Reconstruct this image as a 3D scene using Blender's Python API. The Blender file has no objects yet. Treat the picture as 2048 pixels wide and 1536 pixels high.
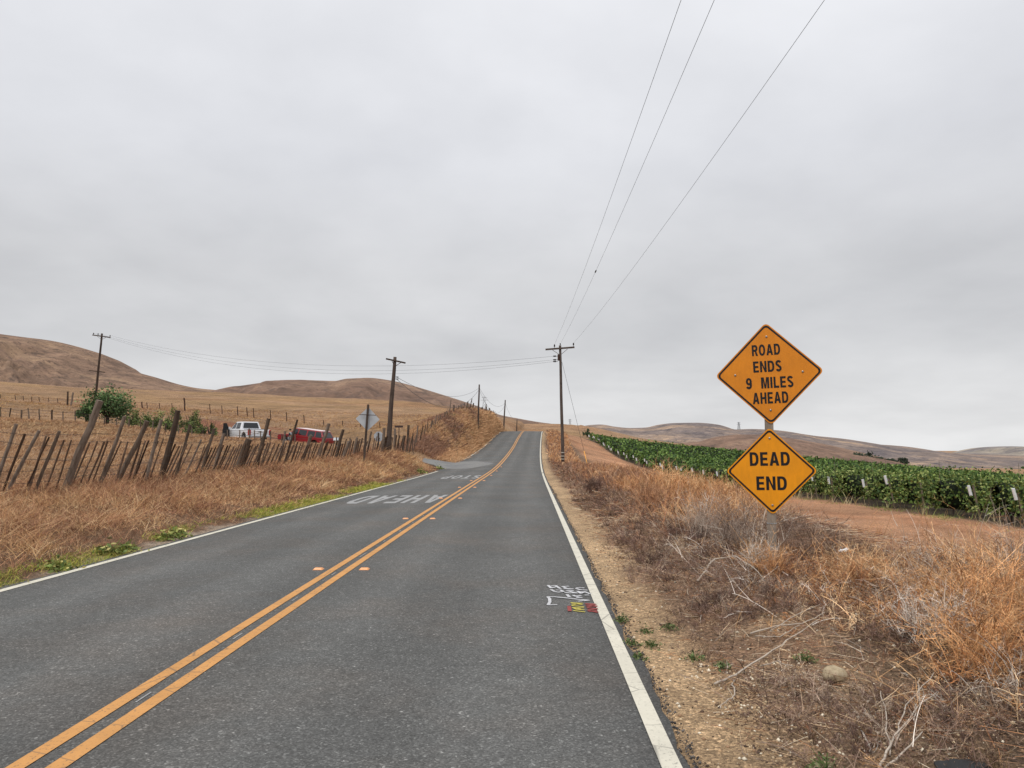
import bpy, bmesh, math, random
import numpy as np
from mathutils import Vector, Matrix

R = math.radians
rng = np.random.default_rng(11)
random.seed(5)
SC = bpy.context.scene
COL = SC.collection

# ------------------------------------------------------------------ camera
F, CX, CY, HOR, EYE = 1500.0, 1024.0, 768.0, 893.0, 1.65     # photo pixels (2048 x 1536)
PITCH = math.atan((HOR - CY) / F)
cam_d = bpy.data.cameras.new('camera')
cam = bpy.data.objects.new('camera', cam_d)
COL.objects.link(cam)
cam.location = (0, 0, EYE)
cam.rotation_euler = (math.pi / 2 + PITCH, 0, 0)
cam_d.sensor_width = 36.0
cam_d.lens = F / 2048 * 36
cam_d.clip_start = 0.05
cam_d.clip_end = 12000
SC.camera = cam

# ------------------------------------------------------------------ sky, sun, exposure
SUN_EL, SUN_AZ = R(56), R(215)
W = bpy.data.worlds.new("World")
SC.world = W
W.use_nodes = True
wn, wl = W.node_tree.nodes, W.node_tree.links
wn.clear()
def wnode(t, **k):
    n = wn.new(t)
    for a, b in k.items():
        setattr(n, a, b)
    return n
w_out = wnode('ShaderNodeOutputWorld')
w_bg = wnode('ShaderNodeBackground')
w_bg.inputs['Strength'].default_value = 0.1
sky = wnode('ShaderNodeTexSky', sky_type='NISHITA', sun_disc=False)
sky.sun_elevation = SUN_EL
sky.sun_rotation = SUN_AZ
sky.dust_density = 3.0
geo = wnode('ShaderNodeNewGeometry')
sep = wnode('ShaderNodeSeparateXYZ')
tc = wnode('ShaderNodeTexCoord')
wl.new(tc.outputs['Generated'], sep.inputs[0])
def wmath(op, a, b=None, clamp=False):
    m = wnode('ShaderNodeMath', operation=op, use_clamp=clamp)
    for i, v in enumerate((a, b)):
        if v is None: continue
        if isinstance(v, (int, float)): m.inputs[i].default_value = v
        else: wl.new(v, m.inputs[i])
    return m.outputs[0]
zc = wmath('MAXIMUM', sep.outputs[2], 0.0)
den = wmath('ADD', zc, 0.24)
cx = wmath('DIVIDE', sep.outputs[0], den)
cy = wmath('DIVIDE', sep.outputs[1], den)
cmb = wnode('ShaderNodeCombineXYZ')
wl.new(cx, cmb.inputs[0]); wl.new(cy, cmb.inputs[1])
n1 = wnode('ShaderNodeTexNoise'); n1.inputs['Scale'].default_value = 0.85; n1.inputs['Detail'].default_value = 5; n1.inputs['Roughness'].default_value = 0.5; n1.inputs['Distortion'].default_value = 0.35
n2 = wnode('ShaderNodeTexNoise'); n2.inputs['Scale'].default_value = 3.0; n2.inputs['Detail'].default_value = 5; n2.inputs['Roughness'].default_value = 0.52
wl.new(cmb.outputs[0], n1.inputs['Vector']); wl.new(cmb.outputs[0], n2.inputs['Vector'])
cl = wmath('ADD', wmath('MULTIPLY', n1.outputs['Fac'], 0.72), wmath('MULTIPLY', n2.outputs['Fac'], 0.28))
cr = wnode('ShaderNodeValToRGB')
cr.color_ramp.elements[0].position = 0.34; cr.color_ramp.elements[0].color = (6.15, 6.18, 6.32, 1)
cr.color_ramp.elements[1].position = 0.63; cr.color_ramp.elements[1].color = (7.85, 7.86, 7.95, 1)
wl.new(cl, cr.inputs[0])
# overcast luminance: brightest overhead, a pale band low over the hills
elev = wnode('ShaderNodeValToRGB')
e = elev.color_ramp.elements
e[0].position = 0.0; e[0].color = (1.14, 1.14, 1.13, 1)
e[1].position = 1.0; e[1].color = (2.0, 2.0, 2.02, 1)
for p, c in ((0.05, (1.06, 1.06, 1.06, 1)), (0.13, (0.945, 0.945, 0.95, 1)), (0.22, (0.98, 0.98, 0.985, 1)), (0.36, (1.08, 1.09, 1.12, 1)), (0.5, (1.2, 1.21, 1.24, 1))):
    q = e.new(p); q.color = c
wl.new(zc, elev.inputs[0])
mulc = wnode('ShaderNodeMix', data_type='RGBA', blend_type='MULTIPLY'); mulc.inputs[0].default_value = 1
wl.new(cr.outputs[0], mulc.inputs[6]); wl.new(elev.outputs[0], mulc.inputs[7])
mixs = wnode('ShaderNodeMix', data_type='RGBA', blend_type='MIX'); mixs.inputs[0].default_value = 0.93
wl.new(sky.outputs[0], mixs.inputs[6]); wl.new(mulc.outputs[2], mixs.inputs[7])
wl.new(mixs.outputs[2], w_bg.inputs[0]); wl.new(w_bg.outputs[0], w_out.inputs[0])

sun_d = bpy.data.lights.new('sun', 'SUN')
sun_d.energy = 1.5
sun_d.angle = R(22)
sun_d.color = (1.0, 0.965, 0.91)
sun = bpy.data.objects.new('sun', sun_d); COL.objects.link(sun)
sd = Vector((math.sin(SUN_AZ) * math.cos(SUN_EL), math.cos(SUN_AZ) * math.cos(SUN_EL), math.sin(SUN_EL)))
sun.rotation_euler = sd.to_track_quat('Z', 'Y').to_euler()
SC.view_settings.view_transform = 'Standard'
SC.view_settings.look = 'None'
SC.view_settings.exposure = 0.0
SC.view_settings.gamma = 1.0
SC.cycles.max_bounces = 6
SC.cycles.diffuse_bounces = 3

# ------------------------------------------------------------------ helpers
def lin(r, g, b):
    f = lambda c: (c / 255 / 12.92) if c / 255 <= 0.04045 else ((c / 255 + 0.055) / 1.055) ** 2.4
    return np.array((f(r), f(g), f(b)))

def tag(o, label=None, cat=None, group=None, kind=None):
    if label: o['label'] = label
    if cat: o['category'] = cat
    if group: o['group'] = group
    if kind: o['kind'] = kind
    return o

def empty(name, loc, rz=0.0, label=None, cat=None, group=None):
    o = bpy.data.objects.new(name, None)
    o.empty_display_size = 0.2
    COL.objects.link(o)
    o.location = loc
    o.rotation_euler = (0, 0, rz)
    return tag(o, label, cat, group)

def link(name, me, mat=None, parent=None):
    o = bpy.data.objects.new(name, me)
    COL.objects.link(o)
    if mat: me.materials.append(mat)
    if parent: o.parent = parent
    return o

def copy_tree(o, parent=None):
    c = o.copy(); COL.objects.link(c)
    if parent: c.parent = parent
    for ch in list(o.children):
        copy_tree(ch, c)
    return c

def np_mesh(name, V, Fq, col=None, smooth=False, attr=None):
    """V (n,3) verts; Fq (m,k) faces of k corners; col (n,3)."""
    me = bpy.data.meshes.new(name)
    V = np.asarray(V, dtype=np.float32); Fq = np.asarray(Fq, dtype=np.int32)
    m, k = Fq.shape
    me.vertices.add(len(V)); me.vertices.foreach_set('co', V.ravel())
    me.loops.add(m * k); me.loops.foreach_set('vertex_index', Fq.ravel())
    me.polygons.add(m); me.polygons.foreach_set('loop_start', np.arange(0, m * k, k, dtype=np.int32))
    me.polygons.foreach_set('use_smooth', np.full(m, smooth))
    if col is not None:
        ca = me.color_attributes.new('Col', 'FLOAT_COLOR', 'POINT')
        c4 = np.ones((len(V), 4), dtype=np.float32); c4[:, :3] = col
        ca.data.foreach_set('color', c4.ravel())
    if attr:
        for nm, val in attr.items():
            a = me.attributes.new(nm, 'FLOAT', 'POINT')
            a.data.foreach_set('value', np.asarray(val, dtype=np.float32))
    me.update(calc_edges=True)
    return me

class MB:
    """collects shapes and links them as one mesh object"""
    def __init__(s): s.v = []; s.f = []
    def add(s, vs, fs):
        b = len(s.v); s.v += [tuple(v) for v in vs]; s.f += [tuple(i + b for i in f) for f in fs]
        return s
    def box(s, c, size, M=None):
        x, y, z = (d / 2 for d in size)
        vs = [Vector((a * x, b * y, d * z)) for a in (-1, 1) for b in (-1, 1) for d in (-1, 1)]
        if M is not None: vs = [M @ v for v in vs]
        vs = [v + Vector(c) for v in vs]
        return s.add(vs, [(0, 1, 3, 2), (4, 6, 7, 5), (0, 4, 5, 1), (2, 3, 7, 6), (0, 2, 6, 4), (1, 5, 7, 3)])
    def tube(s, pts, rad, n=8, cap=True, jit=0.0):
        pts = [Vector(p) for p in pts]
        if isinstance(rad, (int, float)): rad = [rad] * len(pts)
        rings = []
        ref = None
        for i, p in enumerate(pts):
            d = (pts[min(i + 1, len(pts) - 1)] - pts[max(i - 1, 0)]).normalized()
            if ref is None: ref = d.orthogonal().normalized()
            u = (ref - d * ref.dot(d)).normalized(); ref = u
            w = d.cross(u)
            rings.append([p + (u * math.cos(a) + w * math.sin(a)) * rad[i] * (1 + random.uniform(-jit, jit)) for a in (2 * math.pi * k / n for k in range(n))])
        vs = [v for r in rings for v in r]
        fs = [(i * n + k, i * n + (k + 1) % n, (i + 1) * n + (k + 1) % n, (i + 1) * n + k) for i in range(len(pts) - 1) for k in range(n)]
        if cap:
            fs.append(tuple(range(n))[::-1]); fs.append(tuple((len(pts) - 1) * n + k for k in range(n)))
        return s.add(vs, fs)
    def prism(s, poly, y0, y1, M=None):
        """poly in xz, extruded along y"""
        n = len(poly)
        vs = [Vector((x, y0, z)) for x, z in poly] + [Vector((x, y1, z)) for x, z in poly]
        if M is not None: vs = [M @ v for v in vs]
        return s.add(vs, [tuple(range(n)), tuple(range(2 * n - 1, n - 1, -1))] + [(i, i + n, (i + 1) % n + n, (i + 1) % n) for i in range(n)])
    def quad(s, *vs): return s.add(vs, [tuple(range(len(vs)))])
    def build(s, name, mat, parent=None, smooth=False, bevel=0.0):
        me = bpy.data.meshes.new(name)
        me.from_pydata(s.v, [], s.f)
        bm = bmesh.new(); bm.from_mesh(me)
        bmesh.ops.recalc_face_normals(bm, faces=bm.faces)
        if bevel:
            es = [e for e in bm.edges if len(e.link_faces) == 2 and e.calc_face_angle(0) > 0.5]
            bmesh.ops.bevel(bm, geom=es, offset=bevel, segments=2, affect='EDGES', profile=0.6)
        if smooth:
            for f in bm.faces: f.smooth = True
        bm.to_mesh(me); bm.free()
        return link(name, me, mat, parent)

# value noise -----------------------------------------------------------
def _h(i, j, s):
    n = (i * 374761393 + j * 668265263 + s * 1442695041).astype(np.int64) & 0xffffffff
    n = ((n ^ (n >> 13)) * 1274126177) & 0xffffffff
    return ((n ^ (n >> 16)) & 0xffff) / 65535.0
def vnoise(x, y, s=0):
    x = np.asarray(x, float); y = np.asarray(y, float)
    i = np.floor(x).astype(np.int64); j = np.floor(y).astype(np.int64)
    u = x - i; v = y - j
    u = u * u * (3 - 2 * u); v = v * v * (3 - 2 * v)
    return ((_h(i, j, s) * (1 - u) + _h(i + 1, j, s) * u) * (1 - v) + (_h(i, j + 1, s) * (1 - u) + _h(i + 1, j + 1, s) * u) * v)
def fbm(x, y, s=0, o=4, g=0.5):
    a, t, n = 1.0, 0.0, 0.0
    for k in range(o):
        t = t + a * vnoise(x * 2 ** k, y * 2 ** k, s + k); n += a; a *= g
    return t / n            # 0..1

def pchip(xs, ys, q):
    """monotone cubic, ys (..., K) broadcast over last axis; q (N,) ; returns (N,) (ys (K,)) or rows (N,K)->(N,)"""
    xs = np.asarray(xs, float); ys = np.asarray(ys, float)
    rows = ys.ndim == 2
    h = np.diff(xs); d = np.diff(ys, axis=-1) / h
    m = np.zeros_like(ys)
    d0, d1 = d[..., :-1], d[..., 1:]
    w1 = 2 * h[1:] + h[:-1]; w2 = h[1:] + 2 * h[:-1]
    with np.errstate(divide='ignore', invalid='ignore'):
        mm = (w1 + w2) / (w1 / d0 + w2 / d1)
    m[..., 1:-1] = np.where(d0 * d1 > 0, mm, 0.0)
    m[..., 0] = d[..., 0]; m[..., -1] = d[..., -1]
    q = np.clip(np.asarray(q, float), xs[0], xs[-1])
    k = np.clip(np.searchsorted(xs, q) - 1, 0, len(xs) - 2)
    t = (q - xs[k]) / h[k]
    if rows:
        r = np.arange(len(q)); g = lambda A, kk: A[r, kk]
    else:
        g = lambda A, kk: A[kk]
    y0, y1, m0, m1 = g(ys, k), g(ys, k + 1), g(m, k), g(m, k + 1)
    t2, t3 = t * t, t * t * t
    return (2 * t3 - 3 * t2 + 1) * y0 + (t3 - 2 * t2 + t) * h[k] * m0 + (-2 * t3 + 3 * t2) * y1 + (t3 - t2) * h[k] * m1

def at(px, py, Y):
    """world point seen at photo pixel (px,py) at forward distance Y"""
    u, v = (px - CX) / F, (CY - py) / F
    fy = math.cos(PITCH) - v * math.sin(PITCH); fz = math.sin(PITCH) + v * math.cos(PITCH)
    return Vector((u / fy * Y, Y, EYE + fz / fy * Y))
def flat(px, py, z=0.0):
    u, v = (px - CX) / F, (CY - py) / F
    fy = math.cos(PITCH) - v * math.sin(PITCH); fz = math.sin(PITCH) + v * math.cos(PITCH)
    Y = (z - EYE) / (fz / fy)
    return Vector((u / fy * Y, Y, z))

# ------------------------------------------------------------------ materials
MATS = {}
class NT:
    def __init__(s, name):
        s.m = bpy.data.materials.new(name); s.m.use_nodes = True
        s.n = s.m.node_tree.nodes; s.l = s.m.node_tree.links
        s.b = s.n['Principled BSDF']
        s.b.inputs['Roughness'].default_value = 0.9
        s.b.inputs['Specular IOR Level'].default_value = 0.25
        MATS[name] = s.m
        s.pos = s.new('ShaderNodeNewGeometry').outputs['Position']
    def new(s, t, **k):
        n = s.n.new(t)
        for a, b in k.items(): setattr(n, a, b)
        return n
    def put(s, sock, v):
        if isinstance(v, (int, float)): sock.default_value = v
        elif isinstance(v, (tuple, list, np.ndarray)): sock.default_value = tuple(v) + ((1,) if len(v) == 3 and sock.type == 'RGBA' else ())
        else: s.l.new(v, sock)
    def noise(s, scale, detail=4, rough=0.55, vec=None, dist=0.0):
        n = s.new('ShaderNodeTexNoise')
        n.inputs['Scale'].default_value = scale; n.inputs['Detail'].default_value = detail
        n.inputs['Roughness'].default_value = rough; n.inputs['Distortion'].default_value = dist
        s.l.new(vec if vec is not None else s.pos, n.inputs['Vector'])
        return n.outputs['Fac']
    def voro(s, scale, feature='F1', out='Color', vec=None):
        n = s.new('ShaderNodeTexVoronoi', feature=feature)
        n.inputs['Scale'].default_value = scale
        s.l.new(vec if vec is not None else s.pos, n.inputs['Vector'])
        return n.outputs[out]
    def scale(s, sx, sy, sz, vec=None):
        n = s.new('ShaderNodeMapping'); n.inputs['Scale'].default_value = (sx, sy, sz)
        s.l.new(vec if vec is not None else s.pos, n.inputs['Vector'])
        return n.outputs[0]
    def ramp(s, fac, *st):
        n = s.new('ShaderNodeValToRGB'); e = n.color_ramp.elements
        for i, (p, c) in enumerate(st):
            c = (c, c, c) if isinstance(c, (int, float)) else tuple(c)
            q = e[i] if i < 2 else e.new(p)
            q.position = p; q.color = c + (1,)
        s.l.new(fac, n.inputs[0])
        return n.outputs[0]
    def mix(s, fac, a, b, mode='MIX'):
        n = s.new('ShaderNodeMix', data_type='RGBA', blend_type=mode)
        s.put(n.inputs[0], fac); s.put(n.inputs[6], a); s.put(n.inputs[7], b)
        return n.outputs[2]
    def math(s, op, a, b=0.0, c=None):
        n = s.new('ShaderNodeMath', operation=op)
        s.put(n.inputs[0], a); s.put(n.inputs[1], b)
        if c is not None: s.put(n.inputs[2], c)
        return n.outputs[0]
    def attr(s, name, out='Color'):
        n = s.new('ShaderNodeAttribute', attribute_name=name)
        return n.outputs[out]
    def color(s, c): s.put(s.b.inputs['Base Color'], c); return s
    def rough(s, r): s.put(s.b.inputs['Roughness'], r); return s
    def bump(s, h, strength=0.4, dist=0.02):
        n = s.new('ShaderNodeBump'); n.inputs['Strength'].default_value = strength; n.inputs['Distance'].default_value = dist
        s.put(n.inputs['Height'], h); s.l.new(n.outputs[0], s.b.inputs['Normal']); return s

def plain(name, c, rough=0.6, metal=0.0, var=0.12, scale=6.0, spec=0.4):
    t = NT(name)
    nz = t.noise(scale, 5, 0.6)
    k = t.ramp(nz, (0.3, 1 - var), (0.7, 1 + var))
    t.color(t.mix(1.0, tuple(c), k, 'MULTIPLY')); t.rough(rough)
    t.b.inputs['Metallic'].default_value = metal
    t.b.inputs['Specular IOR Level'].default_value = spec
    return t.m

# asphalt
t = NT('asphalt')
s_at = t.attr('s', 'Fac')
sp = t.voro(95, out='Color'); spk = t.new('ShaderNodeSeparateColor'); t.l.new(sp, spk.inputs[0])
sp2 = t.voro(62, out='Color'); spk2 = t.new('ShaderNodeSeparateColor'); t.l.new(sp2, spk2.inputs[0])
grain = t.ramp(spk.outputs[0], (0.0, 0.66), (0.55, 0.95), (0.9, 1.22), (1.0, 1.8))
grain2 = t.ramp(spk2.outputs[1], (0.0, 0.88), (0.8, 1.04), (0.965, 1.08), (0.995, 2.0))
big = t.ramp(t.noise(0.35, 5, 0.6), (0.3, 0.86), (0.7, 1.12))
mot = t.ramp(t.noise(7, 4, 0.7), (0.3, 0.88), (0.7, 1.12))
# worn wheel tracks, four per road, along the lanes
acc = None
for c, wd in ((-2.55, .42), (-0.95, .42), (0.85, .42), (2.4, .42)):
    d = t.math('DIVIDE', t.math('SUBTRACT', s_at, c), wd)
    g = t.math('POWER', 2.718, t.math('MULTIPLY', t.math('MULTIPLY', d, d), -1.0))
    acc = g if acc is None else t.math('ADD', acc, g)
trk = t.math('ADD', t.math('MULTIPLY', acc, 0.2), 0.92)
str_ = t.ramp(t.noise(1.0, 4, 0.6, t.scale(2.6, 0.07, 1)), (0.3, 0.95), (0.7, 1.05))
base = t.mix(t.ramp(t.noise(0.5, 4, 0.6), (0.45, 0.0), (0.7, 0.7)), tuple(lin(92, 92, 90)), tuple(lin(97, 91, 85)))
c = t.mix(1, base, grain, 'MULTIPLY'); c = t.mix(1, c, grain2, 'MULTIPLY'); c = t.mix(1, c, big, 'MULTIPLY'); c = t.mix(1, c, mot, 'MULTIPLY'); c = t.mix(1, c, str_, 'MULTIPLY')
tk = t.new('ShaderNodeCombineColor'); [t.l.new(trk, tk.inputs[i]) for i in range(3)]
c = t.mix(1, c, tk.outputs[0], 'MULTIPLY')
t.color(c).rough(0.88).bump(t.math('ADD', spk.outputs[1], t.noise(180, 3)), 0.5, 0.004)
M_asph = t.m

t = NT('old_asphalt')
sp = t.voro(60, out='Color'); spk = t.new('ShaderNodeSeparateColor'); t.l.new(sp, spk.inputs[0])
c = t.mix(1, tuple(lin(122, 121, 118)), t.ramp(spk.outputs[0], (0, .75), (1, 1.25)), 'MULTIPLY')
c = t.mix(t.ramp(t.noise(0.5, 5, .6, None, 1.0), (.45, 0), (.62, .75)), c, tuple(lin(104, 104, 105)))
t.color(c).rough(.9); M_oldasph = t.m

def paint(name, c, worn=0.5):
    t = NT(name)
    w = t.ramp(t.noise(38, 5, 0.75), (0.36, 1.0), (0.44, 0.0))
    w = t.math('MULTIPLY', w, t.ramp(t.noise(1.3, 3), (0.35, 0.2), (0.65, min(1.0, worn * 1.35))))
    crk = t.ramp(t.voro(1.15, 'DISTANCE_TO_EDGE', 'Distance', t.scale(1, 1.6, 1)), (0.0, 1.0), (0.012, 0.0))
    w = t.math('MAXIMUM', w, t.math('MULTIPLY', crk, 0.6))
    cc = t.mix(1, tuple(c), t.ramp(t.noise(3, 5, .7), (.3, .86), (.7, 1.08)), 'MULTIPLY')
    t.color(t.mix(w, cc, tuple(lin(80, 78, 76)))).rough(0.75)
    return t.m
M_yel = paint('yellow_paint', lin(196, 143, 84), 0.7)
M_whi = paint('white_paint', lin(204, 199, 183), 0.45)
M_letter = paint('lettering_paint', lin(154, 154, 153), 1.0)
M_spray_w = paint('white_spray', lin(192, 192, 194), 0.7)
M_spray_y = paint('yellow_spray', lin(182, 170, 78), 1.0)
M_spray_r = paint('red_spray', lin(140, 66, 62), 1.0)

# ground: soil colour, with painted shade under vines and weeds, comes with the mesh, grain and clods are procedural
t = NT('soil')
ca = t.attr('Col')
sp = t.voro(55, out='Color'); spk = t.new('ShaderNodeSeparateColor'); t.l.new(sp, spk.inputs[0])
sq = t.voro(120, out='Color'); sqk = t.new('ShaderNodeSeparateColor'); t.l.new(sq, sqk.inputs[0])
k1 = t.mix(1, t.ramp(spk.outputs[0], (0, .55), (.6, .98), (.88, 1.2), (1, 1.75)), t.ramp(sqk.outputs[0], (0, .7), (1, 1.3)), 'MULTIPLY')
k2 = t.ramp(t.noise(9, 6, .7), (.3, .7), (.7, 1.25))
k3 = t.mix(1, t.ramp(t.noise(.45, 6, .65), (.3, .74), (.7, 1.25)), t.ramp(t.noise(.09, 8, .72, None, .8), (.34, .7), (.5, 1.0), (.66, 1.18)), 'MULTIPLY')
c = t.mix(1, ca, k1, 'MULTIPLY'); c = t.mix(1, c, k2, 'MULTIPLY'); c = t.mix(1, c, k3, 'MULTIPLY')
t.color(c).rough(.95).bump(t.math('ADD', t.noise(28, 6, .7), t.math('MULTIPLY', spk.outputs[1], .8)), 1.0, .035)
M_soil = t.m

def leafy(name, var=0.25, rough=.75, spec=.2, trans=0.0):
    t = NT(name)
    k = t.ramp(t.noise(.9, 4, .6), (.3, 1 - var), (.7, 1 + var))
    t.color(t.mix(1, t.attr('Col'), k, 'MULTIPLY')).rough(rough)
    t.b.inputs['Specular IOR Level'].default_value = spec
    return t.m
M_grass = leafy('dry_grass_blades', .22, .8, .15)
M_leaf = leafy('green_leaves', .2, .65, .2)
M_twig = leafy('dry_twigs', .12, .85, .15)

def hillmat(name, a, b, c_, scale=.02, dark=(.06, .05, .045), amount=.5):
    t = NT(name)
    n = t.noise(scale, 8, .62, None, .6)
    c = t.ramp(n, (.34, a), (.5, b), (.64, c_))
    str2 = t.ramp(t.noise(scale * 9, 6, .7, t.scale(1, .35, 1.0)), (.3, .7), (.7, 1.22))
    c = t.mix(1, c, str2, 'MULTIPLY')
    gul = t.ramp(t.noise(scale * 2.6, 8, .72, t.scale(1.3, 1, 2.2), 1.4), (.52, 0), (.63, amount * .85))
    c = t.mix(gul, c, dark)
    c = t.mix(1, c, t.ramp(t.noise(scale * 4, 8, .75, t.scale(1, 1, 3)), (.32, .72), (.68, 1.25)), 'MULTIPLY')
    spk = t.ramp(t.noise(scale * 30, 4, .75, t.scale(1, .6, 1)), (.55, 0), (.66, amount))
    c = t.mix(spk, c, dark)
    t.color(c).rough(1.0).bump(t.noise(scale * 7, 9, .72), 1.0, 4.0)
    return t.m
M_hillA = hillmat('dry_hill', lin(122, 99, 84), lin(150, 122, 101), lin(166, 137, 111), .018, tuple(lin(84, 70, 63)), .9)
M_hillB = hillmat('tan_hill', lin(118, 95, 82), lin(142, 114, 96), lin(158, 130, 108), .016, tuple(lin(94, 80, 74)), .8)
M_hillC = hillmat('grey_hill', lin(112, 103, 102), lin(136, 121, 112), lin(182, 154, 128), .009, tuple(lin(80, 75, 79)), 1.0)
M_hillD = hillmat('far_hill', lin(126, 118, 116), lin(150, 140, 128), lin(170, 156, 136), .006, tuple(lin(90, 90, 96)), .9)

# weathered wood
def wood(name, c, c2, sc=18):
    t = NT(name)
    ob = t.new('ShaderNodeTexCoord').outputs['Object']
    n = t.noise(sc, 6, .7, t.scale(1, 1, .09, ob))
    c_ = t.ramp(n, (.3, c), (.7, c2))
    c_ = t.mix(t.ramp(t.noise(2.2, 4, .6, ob), (.5, 0), (.72, .55)), c_, tuple(np.array(c) * .45))
    inf = t.new('ShaderNodeObjectInfo').outputs['Random']
    c_ = t.mix(1, c_, t.ramp(inf, (0, (.42, .38, .36)), (.3, (.7, .66, .62)), (.62, (1.15, 1.15, 1.15)), (1, (1.3, 1.36, 1.42))), 'MULTIPLY')
    t.color(c_).rough(.95).bump(n, .6, .01)
    return t.m
M_wood = wood('weathered_wood', lin(84, 70, 60), lin(122, 108, 96))
M_pole = wood('pole_wood', lin(58, 48, 44), lin(92, 80, 72), 9)
M_post = wood('sign_post_wood', lin(120, 108, 98), lin(158, 146, 132), 16)
M_stave = wood('stave_wood', lin(78, 60, 50), lin(120, 100, 84))
M_rust = plain('rusty_steel', lin(74, 54, 46), .85, .3, .3, 20)
M_wire = plain('wire_metal', lin(70, 66, 64), .6, .4, .1)
M_cable = plain('power_cable', lin(52, 52, 56), .6, .2, .05)
M_insul = plain('insulator', lin(52, 44, 44), .35, 0, .1)
M_galv = plain('galvanised_steel', lin(165, 168, 170), .5, .5, .1, 4)
M_alum = plain('sign_back_aluminium', lin(186, 190, 194), .55, .25, .08, 3)
M_bolt = plain('bolt_steel', lin(150, 146, 140), .4, .8, .1)
M_black = plain('sign_black', lin(14, 14, 18), .45, 0, .1)

def signmat(name, c):
    t = NT(name)
    ob = t.new('ShaderNodeTexCoord').outputs['Object']
    n = t.noise(2.5, 6, .65, ob)
    hexa = t.ramp(t.voro(160, 'DISTANCE_TO_EDGE', 'Distance', ob), (0, .93), (.12, 1.0))
    k = t.mix(1, t.ramp(n, (.3, .86), (.7, 1.06)), t.ramp(t.noise(7, 7, .75, t.scale(2.2, .5, 1, ob)), (.3, .9), (.6, 1.03)), 'MULTIPLY')
    cc = t.mix(1, tuple(c), k, 'MULTIPLY'); cc = t.mix(1, cc, hexa, 'MULTIPLY')
    t.color(cc).rough(t.ramp(n, (.3, .5), (.7, .32)))
    t.b.inputs['Specular IOR Level'].default_value = .4
    return t.m
M_sign1 = signmat('orange_sheeting', lin(222, 136, 22))
M_sign2 = signmat('amber_sheeting', lin(236, 152, 8))

# ------------------------------------------------------------------ road line and terrain
def xc(Y):
    Y = np.asarray(Y, float)
    return -2.55 + .024 * Y + 1.37e-4 * np.maximum(0, Y - 30) ** 2
ZR = np.array([(-60, 0), (0, 0), (40, 0), (48, .03), (55, .12), (70, .55), (90, 1.5), (105, 2.6), (120, 3.7), (131, 4.3), (139, 4.45), (150, 4.25), (165, 4.0), (180, 4.6), (200, 6.0), (250, 9.2), (300, 6.5), (400, -4), (600, -16), (6000, -25)])
def zr(Y): return pchip(ZR[:, 0], ZR[:, 1], Y)
def road_z(s, Y): return zr(Y) - .012 * np.abs(s)
LE, RE = 3.86, 3.41
NEAR_L = [(-3000, 8), (-400, 8), (-200, 6), (-60, 2.6), (-30, 1.5), (-12.5, .6), (-10, .45), (-7.4, .12)]
NEAR_R = [(1.7, -.05), (2.4, .1), (3.2, .25), (4.5, .3), (6.3, .02), (8.2, -.55), (10, -.75), (15, -.8), (17, -.9), (40, -1.8), (100, -5), (300, -14), (1000, -22), (3000, -26)]
FARR = [(300, -14), (1000, -22), (3000, -26)]
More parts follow.
